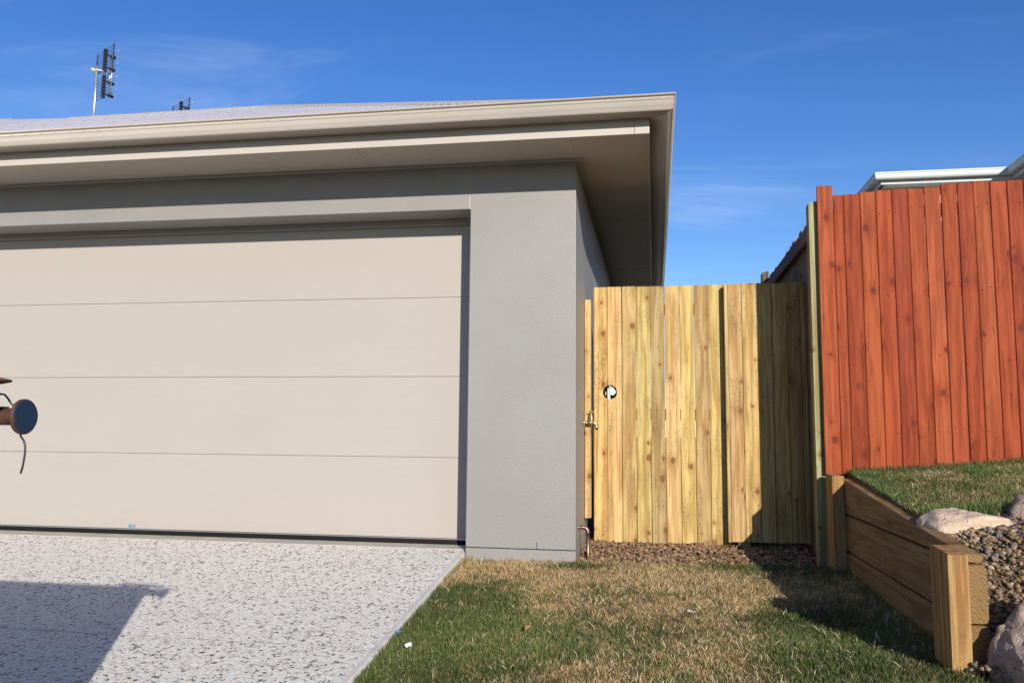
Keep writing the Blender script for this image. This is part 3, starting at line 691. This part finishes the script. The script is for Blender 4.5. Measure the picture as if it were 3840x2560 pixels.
# ------------------------------------------------------------------ rocks
def rock(name, pts, mat, label, sub=4, amp=.012, bev=.012, seed=0, freq=9):
    c = Vector((sum(p[0] for p in pts) / len(pts), sum(p[1] for p in pts) / len(pts), min(p[2] for p in pts)))
    bm = bmesh.new(); vs = [bm.verts.new(Vector(p) - c) for p in pts]
    bmesh.ops.convex_hull(bm, input=vs)
    bmesh.ops.dissolve_limit(bm, angle_limit=R(6), verts=bm.verts, edges=bm.edges)
    bmesh.ops.bevel(bm, geom=list(bm.edges), offset=bev, segments=2, affect='EDGES', profile=.55)
    bmesh.ops.triangulate(bm, faces=bm.faces)
    for _ in range(sub + 1):
        es = [e for e in bm.edges if e.calc_length() > .016]
        if not es: break
        bmesh.ops.subdivide_edges(bm, edges=es, cuts=1, use_grid_fill=False); bmesh.ops.triangulate(bm, faces=[f for f in bm.faces if len(f.verts) > 3])
    bm.normal_update()
    s = Vector((seed * 3.7, seed * 1.3, 0))
    for v in bm.verts:
        n = mnoise.fractal((v.co + s) * freq, 1.0, 2.0, 4); k = mnoise.noise((v.co + s) * 3.0)
        f1 = mnoise.voronoi((v.co + s) * 8.5)[0]; f2 = mnoise.voronoi((v.co - s) * 21.0)[0]
        v.co += v.normal * (n * amp * .7 + k * amp * 1.1 + amp * 1.1 * (.45 - f1[0] * 1.3) * (1 if k > 0 else -.6) - amp * .4 * max(0, .22 - (f1[1] - f1[0])) * 5 + amp * .3 * (f2[1] - f2[0] - .3))
    for f in bm.faces: f.smooth = True
    me = bpy.data.meshes.new(name); bm.to_mesh(me); bm.free()
    return tag(add(name, me, mat, None, c), label, 'rock', 'garden rocks')
rock('rock', [(1.50, -1.35, .30), (1.505, -1.33, .35), (1.56, -1.42, .385), (1.55, -1.49, .33), (1.60, -1.50, .26), (1.585, -1.30, .40), (1.82, -1.47, .372), (1.85, -1.45, .32), (1.83, -1.48, .24), (1.80, -1.30, .36), (1.60, -1.25, .28), (1.82, -1.28, .25), (1.70, -1.49, .386), (1.68, -1.31, .398), (1.58, -1.48, .25)],
     M['rock_pink'], 'long pale pink sandstone rock lying on top of the retaining wall', 4, .007, .010, 1, 14)
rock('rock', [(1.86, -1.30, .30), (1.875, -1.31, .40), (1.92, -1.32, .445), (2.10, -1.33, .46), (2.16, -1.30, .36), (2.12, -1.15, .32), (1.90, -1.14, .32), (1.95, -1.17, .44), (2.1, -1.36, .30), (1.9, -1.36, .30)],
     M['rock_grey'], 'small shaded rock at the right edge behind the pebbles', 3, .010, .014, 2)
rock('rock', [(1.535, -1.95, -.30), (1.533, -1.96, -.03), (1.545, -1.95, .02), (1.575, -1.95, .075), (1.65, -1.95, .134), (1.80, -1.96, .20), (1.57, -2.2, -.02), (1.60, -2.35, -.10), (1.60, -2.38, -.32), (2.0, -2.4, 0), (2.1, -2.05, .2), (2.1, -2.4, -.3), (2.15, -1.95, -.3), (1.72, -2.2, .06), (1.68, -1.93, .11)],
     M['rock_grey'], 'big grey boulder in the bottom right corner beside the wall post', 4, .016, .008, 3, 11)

# ------------------------------------------------------------------ garden tap and copper pipe
TY = .577
tap = thing('garden_tap', 'brass garden tap with T handle on the house wall beside the gate', 'tap', (0, TY, .756))
MB().tube([(.0005, TY, .756), (.004, TY, .756), (.009, TY, .756)], [.028, .026, .016], 20).add('flange', M['chrome'], tap)
MB().tube([(.006, TY, .756), (.026, TY, .756)], .0125, 6).tube([(.024, TY, .757), (.036, TY, .757), (.048, TY, .758), (.060, TY, .758)], [.0105, .0125, .0155, .0125], 14).add('body', M['brass'], tap)
MB().tube([(.050, TY, .765), (.050, TY, .776), (.050, TY, .779), (.050, TY, .790), (.050, TY, .794), (.050, TY, .812), (.050, TY, .816), (.050, TY, .828)], [.014, .0135, .0112, .0112, .0095, .0085, .0055, .0050], 12).add('stem', M['brass'], tap)
MB().tube([(.034, TY + .002, .829), (.040, TY, .829), (.050, TY, .8315), (.060, TY, .829), (.066, TY - .002, .829)], [.0055, .0045, .0055, .0045, .0055], 10).add('handle', M['brass'], tap)
MB().tube([(.058, TY, .758), (.068, TY, .757), (.077, TY, .752), (.083, TY, .744), (.085, TY, .736)], [.0115, .0105, .0098, .0095, .0095], 12).add('spout', M['brass'], tap)
MB().tube([(.085, TY, .742), (.085, TY, .741), (.085, TY, .724), (.085, TY, .722), (.085, TY, .721), (.085, TY, .708)], [.0095, .0145, .0145, .0135, .0095, .0092], 14).add('outlet', M['brass'], tap)
cp = thing('water_pipe', 'bent copper water pipe rising from the gravel into the wall', 'pipe', (.03, .187, -.08))
MB().tube([(.0005, .187, .113), (.004, .187, .113), (.007, .187, .113)], [.0175, .016, .009], 18).add('flange', M['chrome'], cp)
MB().tube([(.004, .187, .113), (.022, .187, .113)], .0095, 12).add('pipe', M['copper'], cp)
MB().tube([(.018, .187, .113), (.0185, .187, .113), (.027, .187, .1135), (.0275, .187, .1135), (.036, .187, .113), (.046, .187, .109), (.0535, .187, .101), (.0575, .187, .091), (.058, .187, .083), (.058, .187, .0825), (.058, .187, .078)], [.0112, .0132, .0132, .0115, .0115, .0118, .0118, .0115, .0115, .0132, .0132], 14).add('elbow', M['copper'], cp)
MB().tube([(.058, .187, .084), (.058, .187, -.2)], .0104, 14).add('pipe', M['copper'], cp)

ed = add('garden_edging', bevbox(1.36, .035, .06, .003, 1, 'garden_edging'), M['pine_x'], None, (.70, .028, -.135), (.45, .32, .12)); tag(ed, 'low treated-pine edging board between gravel and lawn', 'edging')

# ------------------------------------------------------------------ stones
def stones(name, P, sizes, cols, mat, sub, flat=0.65, smooth=True, rough=.12):
    bm = bmesh.new(); bmesh.ops.create_icosphere(bm, subdivisions=sub, radius=1); bm.verts.ensure_lookup_table()
    bv = np.array([v.co[:] for v in bm.verts]); bt = np.array([[v.index for v in f.verts] for f in bm.faces]); bm.free()
    n = len(P); nv = len(bv)
    sc = np.stack([sizes * RNG.uniform(.75, 1.35, n), sizes * RNG.uniform(.65, 1.0, n), sizes * RNG.uniform(flat * .7, flat * 1.2, n)], 1)
    V = bv[None] * (1 + RNG.normal(0, rough, (n, nv, 1))) * sc[:, None, :]
    a, b, g = RNG.uniform(0, 2 * np.pi, n), RNG.normal(0, .35, n), RNG.normal(0, .35, n)
    ca, sa, cb, sb, cg, sg = np.cos(a), np.sin(a), np.cos(b), np.sin(b), np.cos(g), np.sin(g)
    Rz = np.zeros((n, 3, 3)); Rz[:, 0, 0] = ca; Rz[:, 0, 1] = -sa; Rz[:, 1, 0] = sa; Rz[:, 1, 1] = ca; Rz[:, 2, 2] = 1
    Ry = np.zeros((n, 3, 3)); Ry[:, 0, 0] = cb; Ry[:, 0, 2] = sb; Ry[:, 2, 0] = -sb; Ry[:, 2, 2] = cb; Ry[:, 1, 1] = 1
    Rx = np.zeros((n, 3, 3)); Rx[:, 1, 1] = cg; Rx[:, 1, 2] = -sg; Rx[:, 2, 1] = sg; Rx[:, 2, 2] = cg; Rx[:, 0, 0] = 1
    V = np.einsum('nij,nkj->nki', Rz @ Ry @ Rx, V) + P[:, None, :]
    T = bt[None] + (np.arange(n) * nv)[:, None, None]
    me = fastmesh(name, V.reshape(-1, 3), T.reshape(-1, 3), np.repeat(cols, nv, 0), smooth)
    return add(name, me, mat)
def palette(n, pal, w, jitter=.15):
    pal = np.array(pal); c = pal[RNG.choice(len(pal), n, p=np.array(w) / sum(w))]
    return np.clip(c * RNG.uniform(1 - jitter, 1 + jitter, (n, 1)) * RNG.uniform(.94, 1.06, (n, 3)), 0, 1)
n = 5200
gp_ = np.stack([RNG.uniform(.0, 1.42, n), .05 + RNG.random(n) ** 1.15 * 1.5, np.zeros(n)], 1)
gp_[:, 0] = np.maximum(gp_[:, 0], .010); gp_[:, 2] = -.088 + .035 * np.clip(gp_[:, 1] / .8, 0, 1) + RNG.uniform(0, .022, n) + .02 * (vnoise(gp_[:, 0], gp_[:, 1], 5) - .4)
gv_ = stones('gravel', gp_, RNG.uniform(.008, .016, n), palette(n, [(.22, .13, .072), (.30, .19, .10), (.15, .09, .06), (.36, .25, .14), (.19, .145, .11)], [4, 3, 3, 1.6, 1.5]), M['gravel'], 1, .7, False, .13)
tag(gv_, 'brown crushed river gravel along the foot of the gate', 'gravel', kind='stuff')
n = 8200
x = 1.575 + RNG.random(n) ** 1.5 * 1.2; y = RNG.uniform(-2.5, -1.24, n)
keep = ~((x > 1.50) & (x < 1.84) & (y > -1.46))
x, y = x[keep], y[keep]; n = len(x)
pz = z_bed(x, y) + RNG.uniform(-.004, .014, n)
pb = stones('pebbles', np.stack([x, y, pz], 1), RNG.uniform(.0065, .0145, n) * (1 + .15 * RNG.standard_normal(n).clip(-1, 1)), palette(n, [(.23, .145, .08), (.165, .125, .095), (.29, .215, .135), (.28, .165, .07), (.14, .11, .10), (.34, .28, .20)], [3.2, 3, 1.8, 2.6, 1.8, .8]), M['pebble'], 2, .62, True, .05)
tag(pb, 'rounded brown and grey river pebbles on the sloping garden bed', 'pebbles', kind='stuff')
n = 9000
x = 1.573 + RNG.random(n) ** 1.6 * 1.0; y = RNG.uniform(-2.3, -1.24, n)
keep = ~((x < 1.84) & (y > -1.46)); x, y = x[keep], y[keep]; n = len(x)
ps = stones('small_pebbles', np.stack([x, y, z_bed(x, y) + RNG.uniform(-.002, .016, n)], 1), RNG.uniform(.003, .0075, n), palette(n, [(.23, .145, .08), (.165, .125, .095), (.29, .215, .135), (.12, .09, .075)], [3, 3, 2, 2]), M['pebble'], 1, .6, True, .06)
tag(ps, 'finer brown grit filling the gaps between the pebbles of the bed', 'pebbles', kind='stuff')
# a few strays at the foot of the wall post
n = 26; x = 1.53 + RNG.normal(0, .035, n); y = -1.985 + RNG.normal(0, .03, n)
sp_ = stones('stray_pebbles', np.stack([x, y, z_lawn(x, y) + .012 + RNG.uniform(0, .03, n)], 1), RNG.uniform(.006, .012, n), palette(n, [(.20, .13, .08), (.15, .105, .08)], [1, 1]), M['pebble'], 2, .7, True, .05)
tag(sp_, 'small heap of pebbles at the foot of the near wall post', 'pebbles', kind='stuff')

# ------------------------------------------------------------------ grass
def blades(n, x, y, z, ln, wd, lean, col, tipcol):
    a = RNG.uniform(0, 2 * np.pi, n); la = RNG.uniform(0, 2 * np.pi, n)
    sx, sy = np.cos(a) * wd, np.sin(a) * wd; dx, dy = np.cos(la) * lean, np.sin(la) * lean
    up = np.sqrt(np.clip(1 - lean ** 2, .02, 1))
    B = np.stack([x, y, z], 1); S = np.stack([sx, sy, np.zeros(n)], 1)
    Mi = B + np.stack([dx * ln * .38, dy * ln * .38, up * ln * .58], 1)
    T = B + np.stack([dx * ln, dy * ln, up * ln * .93], 1)
    V = np.stack([B - S, B + S, Mi - S * .8, Mi + S * .8, T], 1).reshape(-1, 3)
    F = np.array([[0, 1, 3], [0, 3, 2], [2, 3, 4]])[None] + (np.arange(n) * 5)[:, None, None]
    C = np.stack([col * .8, col * .8, col, col, tipcol], 1).reshape(-1, 3)
    return V, F.reshape(-1, 3), C
GREEN = np.array([(.085, .130, .032), (.115, .165, .045), (.065, .100, .028), (.16, .19, .07)])
STRAW = np.array([(.58, .41, .20), (.49, .33, .145), (.64, .48, .255), (.38, .235, .11), (.66, .52, .31)])
BLOBS = [  # X, Y, rx, ry, weight (+dry, -green), read off where the photo's patches lie on the ground
    (-.20, -.22, .50, .28, 2.0), (.55, -.30, .45, .34, 1.1), (.40, -.85, .45, .38, .62), (.75, -1.05, .30, .40, .45), (.42, -1.80, .42, .30, .62), (.10, -1.95, .25, .2, .3), (1.02, -.55, .30, .22, .75), (.02, -1.05, .2, .2, .3), (-.62, -.42, .12, .12, .8), (.72, -1.72, .16, .35, .5),
    (-.45, -1.10, .38, .55, -1.3), (-.50, -1.85, .40, .45, -1.4), (-.01, -.11, .17, .055, -2.4), (1.05, -.06, .32, .11, -1.5), (1.15, -1.25, .25, .40, -1.2), (1.10, -1.85, .30, .4, -1.0), (.92, -.30, .12, .12, -.5), (1.33, -.15, .15, .2, -1.0), (.14, -1.45, .16, .25, -.6)]
def dryness(x, y):
    d = np.zeros_like(x) - .08
    for bx, by, rx_, ry_, w in BLOBS: d += w * np.exp(-((x - bx) / rx_) ** 2 - ((y - by) / ry_) ** 2)
    d += 1.1 * (vnoise(x, y, 5) - .5) + 1.3 * (vnoise(x, y, 14) - .5) + 1.1 * (vnoise(x, y, 34) - .5)
    return .06 + .9 / (1 + np.exp(-d * 2.5))
def grass(name, n, x, y, z, dry, hs, label, wide=1.0):
    isdry = RNG.random(n) < dry
    ln = np.where(isdry, RNG.uniform(.009, .024, n), RNG.uniform(.011, .029, n)) * hs
    lean = np.where(isdry, RNG.uniform(.3, .97, n), RNG.uniform(.08, .75, n))
    wd = np.where(isdry, RNG.uniform(.0008, .0016, n), RNG.uniform(.0009, .0019, n)) * wide
    g = GREEN[RNG.integers(0, 4, n)]; s = STRAW[RNG.integers(0, 5, n)]
    bright = (.62 + .75 * vnoise(x, y, 3.1))[:, None] * RNG.uniform(.75, 1.25, (n, 1))
    # half-dead blades take a browner green
    gg = g * (1 - .5 * dry[:, None]) + np.array([(.22, .17, .075)]) * .5 * dry[:, None]
    col = np.where(isdry[:, None], s * (.66 + .40 * bright), gg * bright)
    # long bleached runners lying on top
    k = RNG.random(n) < .010 * (.35 + dry); ln = np.where(k, RNG.uniform(.025, .06, n), ln); lean = np.where(k, RNG.uniform(.75, .97, n), lean); wd = np.where(k, .0017, wd)
    col = np.where(k[:, None], np.array([(.66, .56, .38)]), col); z = z + np.where(k, .012, 0)
    V, F, C = blades(n, x, y, z, ln, wd, lean, col, col * 1.12)
    return tag(add(name, fastmesh(name, V, F, np.clip(C, 0, 1)), M['grass']), label, 'grass', kind='stuff')
def lawn_points(n, x0, x1, y0, y1):
    x = RNG.uniform(x0, x1, n); y = RNG.uniform(y0, y1, n); return x, y
xa, ya = lawn_points(170000, -.668, 1.494, -2.35, .005)
xb, yb = lawn_points(42000, -.668, 1.494, -5.5, -2.35)
x = np.concatenate([xa, xb]); y = np.concatenate([ya, yb])
k = ~((x > 1.425) & (((y > -1.95) & (y < -1.76)) | (y > -.12))) & ~((x > -.66) & (x < .012) & (y > -.006)); x, y = x[k], y[k]
d = dryness(x, y)
hs = .85 + .5 * vnoise(x, y, 6) + .5 * np.exp(-((x + .64) / .07) ** 2) + .5 * np.exp(-((x - 1.47) / .05) ** 2) + .35 * np.exp(-((y) / .05) ** 2)
hs = hs * np.where(d > .6, .85, 1)
grass('lawn_grass', len(x), x, y, z_lawn(x, y) - .008, d, hs, 'patchy green and straw-coloured lawn in front of the gate')
n = 75000
x = 1.56 + RNG.random(n) ** 1.25 * 2.3; y = RNG.uniform(-1.26, .075, n)
d = np.clip(.22 + 1.1 * (vnoise(x, y, 4) - .5) + .7 * (vnoise(x, y, 13) - .5) - .7 * np.exp(-((y + 1.18) / .12) ** 2) - .55 * np.exp(-((y - .06) / .10) ** 2) - .35 * np.exp(-((x - 1.58) / .12) ** 2), .03, .9)
hs = 1.15 + .5 * vnoise(x, y, 6) + 1.0 * np.exp(-((y + 1.22) / .06) ** 2) + .7 * np.exp(-((y - .07) / .035) ** 2)
grass('upper_lawn_grass', n, x, y, z_upper(x, y) - .008, d, hs, 'sunlit grass on the upper lawn below the red fence', 1.15)
# longer tufts standing out of the lawn and hanging over the concrete edge
m_ = 150; cx = np.where(RNG.random(m_) < .25, -.655, RNG.uniform(-.64, 1.40, m_)); cy_ = RNG.uniform(-2.3, -.05, m_)
x = np.repeat(cx, 36) + RNG.normal(0, .012, m_ * 36); y = np.repeat(cy_, 36) + RNG.normal(0, .012, m_ * 36); n = len(x)
x = np.clip(x, -.69, 1.42); dd_ = dryness(x, y)[:, None] * .9 > RNG.random((n, 1))
col = np.where(dd_, STRAW[RNG.integers(0, 5, n)], GREEN[RNG.integers(0, 4, n)]) * RNG.uniform(.8, 1.3, (n, 1))
V, F, C = blades(n, x, y, z_lawn(x, y) - .004, RNG.uniform(.022, .052, n), RNG.uniform(.0009, .0018, n), RNG.uniform(.2, .9, n), col, col * 1.15)
tag(add('grass_tufts', fastmesh('grass_tufts', V, F, np.clip(C, 0, 1)), M['grass']), 'longer tufts of grass scattered over the lower lawn and its concrete edge', 'grass', kind='stuff')
# straw clump under the gate
n = 420; x = .80 + RNG.normal(0, .035, n); y = .70 + RNG.normal(0, .02, n)
V, F, C = blades(n, x, y, np.full(n, -.078) + RNG.uniform(0, .03, n), RNG.uniform(.03, .06, n), np.full(n, .0012), RNG.uniform(.5, .97, n), STRAW[RNG.integers(0, 5, n)], STRAW[RNG.integers(0, 5, n)])
tag(add('straw_clump', fastmesh('straw_clump', V, F, C), M['grass']), 'tuft of dry straw lying on the gravel under the gate', 'straw')

# ------------------------------------------------------------------ small plants
def leaf_strip(m, path, w):
    path = [Vector(p) for p in path]; n = len(path); vs = []
    for i, p in enumerate(path):
        t = (path[min(i + 1, n - 1)] - path[max(i - 1, 0)]).normalized(); s = t.cross(Vector((0, 0, 1))); s = s.normalized() if s.length > .05 else Vector((1, 0, 0))
        k = w * (math.sin(math.pi * (.15 + .85 * i / (n - 1))) if i < n - 1 else .02) ; up = s.cross(t) * k * .35
        vs += [p - s * k + up, p, p + s * k + up]
    m._p(vs, [(3 * i + a, 3 * i + a + 1, 3 * i + a + 4, 3 * i + a + 3) for i in range(n - 1) for a in (0, 1)], True)
def plant(name, base, leaves, label, cat):
    t = thing(name, label, cat, base); b = Vector(base)
    for az, ln, droop, w in leaves:
        d = Vector((math.cos(R(az)), math.sin(R(az)), 0)); m = MB()
        leaf_strip(m, [b + d * ln * (s * .9) + Vector((0, 0, ln * (1.35 * s - droop * s * s))) for s in np.linspace(0, 1, 9)], w); m.add('leaf', M['leaf'], t)
plant('strap_leaf_plant', (1.98, -1.58, z_bed(1.98, -1.58) - .01), [(185, .20, 1.35, .010), (170, .17, 1.1, .009), (120, .22, .9, .01), (40, .22, 1.0, .01), (300, .22, 1.1, .01), (240, .2, 1.3, .01), (0, .25, 1.2, .01), (80, .25, .8, .01)], 'strap-leaved plant arching in from the right over the pebbles', 'plant')
for i, (x, y, lb) in enumerate(((1.615, -1.80, 'small green weed in the pebbles beside the sleeper ends'), (1.685, -1.86, 'small green weed in the pebbles just above the big boulder'))):
    plant('weed', (x, y, float(z_bed(x, y))), [(a + i * 33, .05 + .02 * ((a * 7) % 3), 1.0, .0045) for a in range(0, 360, 48)], lb, 'weed')
plant('grass_tuft', (1.372, .655, .25), [(200, .06, .8, .004), (250, .07, 1.0, .004), (170, .05, 1.2, .003)], 'few green grass leaves poking between the panel and the green post', 'weed')

# ------------------------------------------------------------------ litter on the lawn
def litter(name, x, y, s, col, label, cat, dz=.022, aspect=.6):
    m = MB(); nn = 5; vs = []
    for j in range(nn):
        for i in range(nn):
            u, v = i / (nn - 1) - .5, j / (nn - 1) - .5
            vs.append((u * s * (1 + .2 * random.random()), v * s * aspect * (1 + .2 * random.random()), .35 * s * mnoise.noise(Vector((u * 3 + x * 9, v * 3, y * 5)))))
    top = len(vs); vs += [(a, b, c - .0012) for a, b, c in vs]
    fs = [(j * nn + i, j * nn + i + 1, (j + 1) * nn + i + 1, (j + 1) * nn + i) for j in range(nn - 1) for i in range(nn - 1)]
    m._p(vs, fs + [tuple(top + k for k in reversed(f)) for f in fs])
    o = m.add(name, plain(name + '_material', col, .6), None, (x, y, float(z_lawn(x, y)) + dz), rot=(random.uniform(-.3, .3), random.uniform(-.3, .3), random.uniform(0, 3)))
    tag(o, label, cat)
litter('paper_scrap', -.565, -1.51, .042, (.72, .70, .66), 'crumpled white paper scrap on the grass beside the driveway', 'litter')
litter('plastic_scrap', -.59, -1.16, .016, (.03, .22, .62), 'small blue plastic scrap in the grass farther up the driveway edge', 'litter', .03)
litter('plastic_scrap', -.655, -1.36, .022, (.03, .22, .62), 'larger blue plastic scrap at the edge of the driveway', 'litter', .03)
litter('dry_leaf', -.08, -1.33, .05, (.36, .19, .07), 'curled brown leaf lying in the middle of the lawn', 'leaf', .03, .35)
litter('paper_scrap', .62, -1.12, .032, (.74, .74, .74), 'white scrap lying on the dry grass in front of the gate', 'litter', .026, .4)

# ------------------------------------------------------------------ neighbour's house
nb = thing('neighbour_house', 'pale neighbouring house with white gutters rising behind the red fence', 'house', (7, 13, 0))
wb = MB()._p([(0, -.016, 0), (2.15, -.016, 0), (2.15, 0, .17), (0, 0, .17), (0, .08, 0), (2.15, .08, 0)], [(0, 1, 2, 3), (0, 4, 5, 1)]).mesh('weatherboard')
for k in range(30): add('weatherboard', wb, M['white_wall'], nb, (4.60, 10.97, 5.14 - k * .17))     # each lapped over the next
MB().box(4.62, 12, 10.98, 18, 0, 5.29).box(7.15, 12, 7.4, 10.975, 0, 5.29).add('wall', M['white_wall'], nb)
NB = [(0, 5.30), (0.0, 5.305), (.10, 5.305), (.118, 5.33), (.12, 5.40), (.128, 5.405), (.128, 5.43), (.115, 5.43), (.11, 5.32), (.0, 5.315)]
def nbg(nm, fn, ts): MB().extrude(NB, fn, ts, False).add(nm, M['nb_trim'], nb)
nbg('gutter', lambda t, u, z: (4.56 - u if t == 0 else 6.76 - u, 10.62 - u, z), [0, 1])
nbg('gutter', lambda t, u, z: (4.56 - u, 10.62 - u if t == 0 else 18, z), [0, 1])
nbg('gutter', lambda t, u, z: (6.76 - u, 10.62 - u if t == 0 else 7.0 - u, z), [0, 1])
nbg('gutter', lambda t, u, z: (6.76 - u if t == 0 else 12, 7.0 - u, z), [0, 1])
MB().box(4.57, 6.77, 10.63, 11.0, 5.245, 5.255).box(4.57, 4.64, 10.63, 18, 5.245, 5.255).box(6.77, 7.2, 7.01, 11, 5.245, 5.255).box(6.77, 12, 7.01, 7.45, 5.2455, 5.255).add('eave', M['nb_trim'], nb)
MB().box(4.565, 6.765, 10.625, 10.645, 5.235, 5.42).box(4.565, 4.585, 10.6455, 18, 5.235, 5.42).box(6.7655, 6.785, 7.0, 10.624, 5.235, 5.42).box(6.7855, 12, 7.0, 7.02, 5.235, 5.42).add('fascia', M['nb_trim'], nb)
MB()._p([(4.50, 10.56, 5.42), (7.6, 10.56, 5.42), (7.6, 13.4, 6.12), (6.2, 13.4, 6.12), (4.50, 18, 5.42), (6.2, 18, 6.12)], [(0, 1, 2, 3), (0, 3, 5, 4)]).add('roof', M['nb_roof'], nb)
MB()._p([(6.70, 6.94, 5.42), (12, 6.94, 5.42), (12, 9.6, 6.62), (9.36, 9.6, 6.62), (6.70, 12, 5.42), (9.36, 12, 6.62)], [(0, 1, 2, 3), (0, 3, 5, 4)]).add('roof', M['nb_roof'], nb)

# ------------------------------------------------------------------ rusty pipe on an invented, unseen trailer body added to cast the driveway shadow
tr = thing('trailer', 'rusty pipe ending in a blue disc, on an unseen trailer invented to cast the driveway shadow', 'trailer', (-2.3, -4.1, -.55))
bx0, bx1, by0, by1, bz0, bz1 = -3.9, -1.0, -4.75, -3.505, .02, .86
gz = lambda y: z_drive(y)
MB().box(bx0, bx1, by0, by1, bz0, bz0 + .05).add('floor', M['rust_blue'], tr)
for nm, b in (('side_panel', (bx0, bx1, by1 - .03, by1, bz0 + .051, bz1)), ('side_panel', (bx0, bx1, by0, by0 + .03, bz0 + .051, bz1)), ('tail_panel', (bx1 - .03, bx1 - .001, by0 + .031, by1 - .031, bz0 + .051, bz1)), ('front_panel', (bx0, bx0 + .03, by0 + .031, by1 - .031, bz0 + .051, bz1))):
    MB().box(*b).add(nm, M['rust_blue'], tr)
for x in (-3.6, -3.0, -2.4, -1.8, -1.2): MB().box(x - .02, x + .02, by1 + .001, by1 + .026, bz0, bz1 - .02).add('stake', M['rust'], tr)
for y, in ((by0 - .12,), (by1 + .12,)):
    w = thing_w = MB().tube([(-2.5, y - .09, gz(y) + .30), (-2.5, y + .09, gz(y) + .30)], .18, 24).add('wheel', M['galv'], tr)
    tt = MB(); tt.extrude([(.18, -.085), (.27, -.095), (.30, -.07), (.305, 0), (.30, .07), (.27, .095), (.18, .085)], lambda a, r_, h: (-2.5 + r_ * math.cos(a), y + h, gz(y) + .305 + r_ * math.sin(a)), list(np.linspace(0, 2 * math.pi, 33)), True, False); tt.add('tyre', M['rubber'], w)
MB().tube([(-2.5, by0 - .2, gz(-4.1) + .30), (-2.5, by1 + .2, gz(-4.1) + .30)], .03, 8).add('axle', M['rust'], tr)
MB().box(-5.2, -3.9, -4.2, -4.05, .0, .08).add('drawbar', M['rust'], tr)
PY, PZ = -3.225, .7095
MB().tube([(-2.2, PY, PZ), (-1.046, PY, PZ), (-1.041, PY, PZ), (-1.030, PY, PZ)], [.0205, .0205, .018, .018], 20).add('pipe', M['rust'], tr)
dr = MB(); dr.tube([(-1.0305, PY, PZ), (-1.030, PY, PZ), (-1.0245, PY, PZ), (-1.023, PY, PZ)], [.039, .0425, .0425, .0405], 40).add('disc_rim', M['rust'], tr)
dd = MB().tube([(-1.0232, PY, PZ), (-1.0205, PY, PZ)], [.0395, .0385], 40).add('end_disc', M['blue'], tr); dd['label'] = 'round blue painted end disc'
for x in (-1.30, -1.75): MB().box(x - .02, x + .02, by1 - .001, PY + .02, PZ - .045, PZ - .021).box(x - .02, x + .02, by1 - .001, by1 + .03, PZ - .3, PZ - .0455).add('pipe_bracket', M['rust'], tr)
CY = -3.305
MB()._p([(-1.26, CY - .02, .803), (-1.010, CY - .02, .797), (-1.004, CY - .01, .7946), (-1.007, CY + .012, .793), (-1.05, CY + .02, .789), (-1.26, CY + .03, .797), (-1.26, CY - .02, .797), (-1.010, CY - .02, .791), (-1.004, CY - .01, .790), (-1.007, CY + .012, .788), (-1.05, CY + .02, .783), (-1.26, CY + .03, .791)],
        [(0, 1, 2, 3, 4, 5), (11, 10, 9, 8, 7, 6), (0, 6, 7, 1), (1, 7, 8, 2), (2, 8, 9, 3), (3, 9, 10, 4), (4, 10, 11, 5), (5, 11, 6, 0)]).add('catch_plate', M['rust'], tr)
MB().tube([(-1.038, CY, .788), (-1.046, CY, .762), (-1.07, CY, .725)], .006, 8).add('strut', M['rust'], tr)
MB().box(-1.24, -1.20, by1 - .001, CY - .021, .765, .7965).add('plate_arm', M['rust'], tr)
MB().tube([(-1.16, PY + .012, .770), (-1.105, PY + .012, .7645), (-1.094, PY + .012, .763), (-1.082, PY + .010, .753), (-1.070, PY + .008, .740), (-1.055, PY + .03, .728), (-1.046, PY + .03, .700), (-1.042, PY + .01, .676), (-1.032, PY, .664), (-1.0215, PY, .651), (-1.0175, PY, .638), (-1.0168, PY, .622), (-1.0185, PY, .605), (-1.0205, PY, .590), (-1.0245, PY, .575)], .0024, 8).add('cable', M['black_plastic'], tr)
MB().box(-1.16, -1.079, PY - .012, PY + .012, .7302, .7335).add('paint_patch', M['rust_blue'], tr)
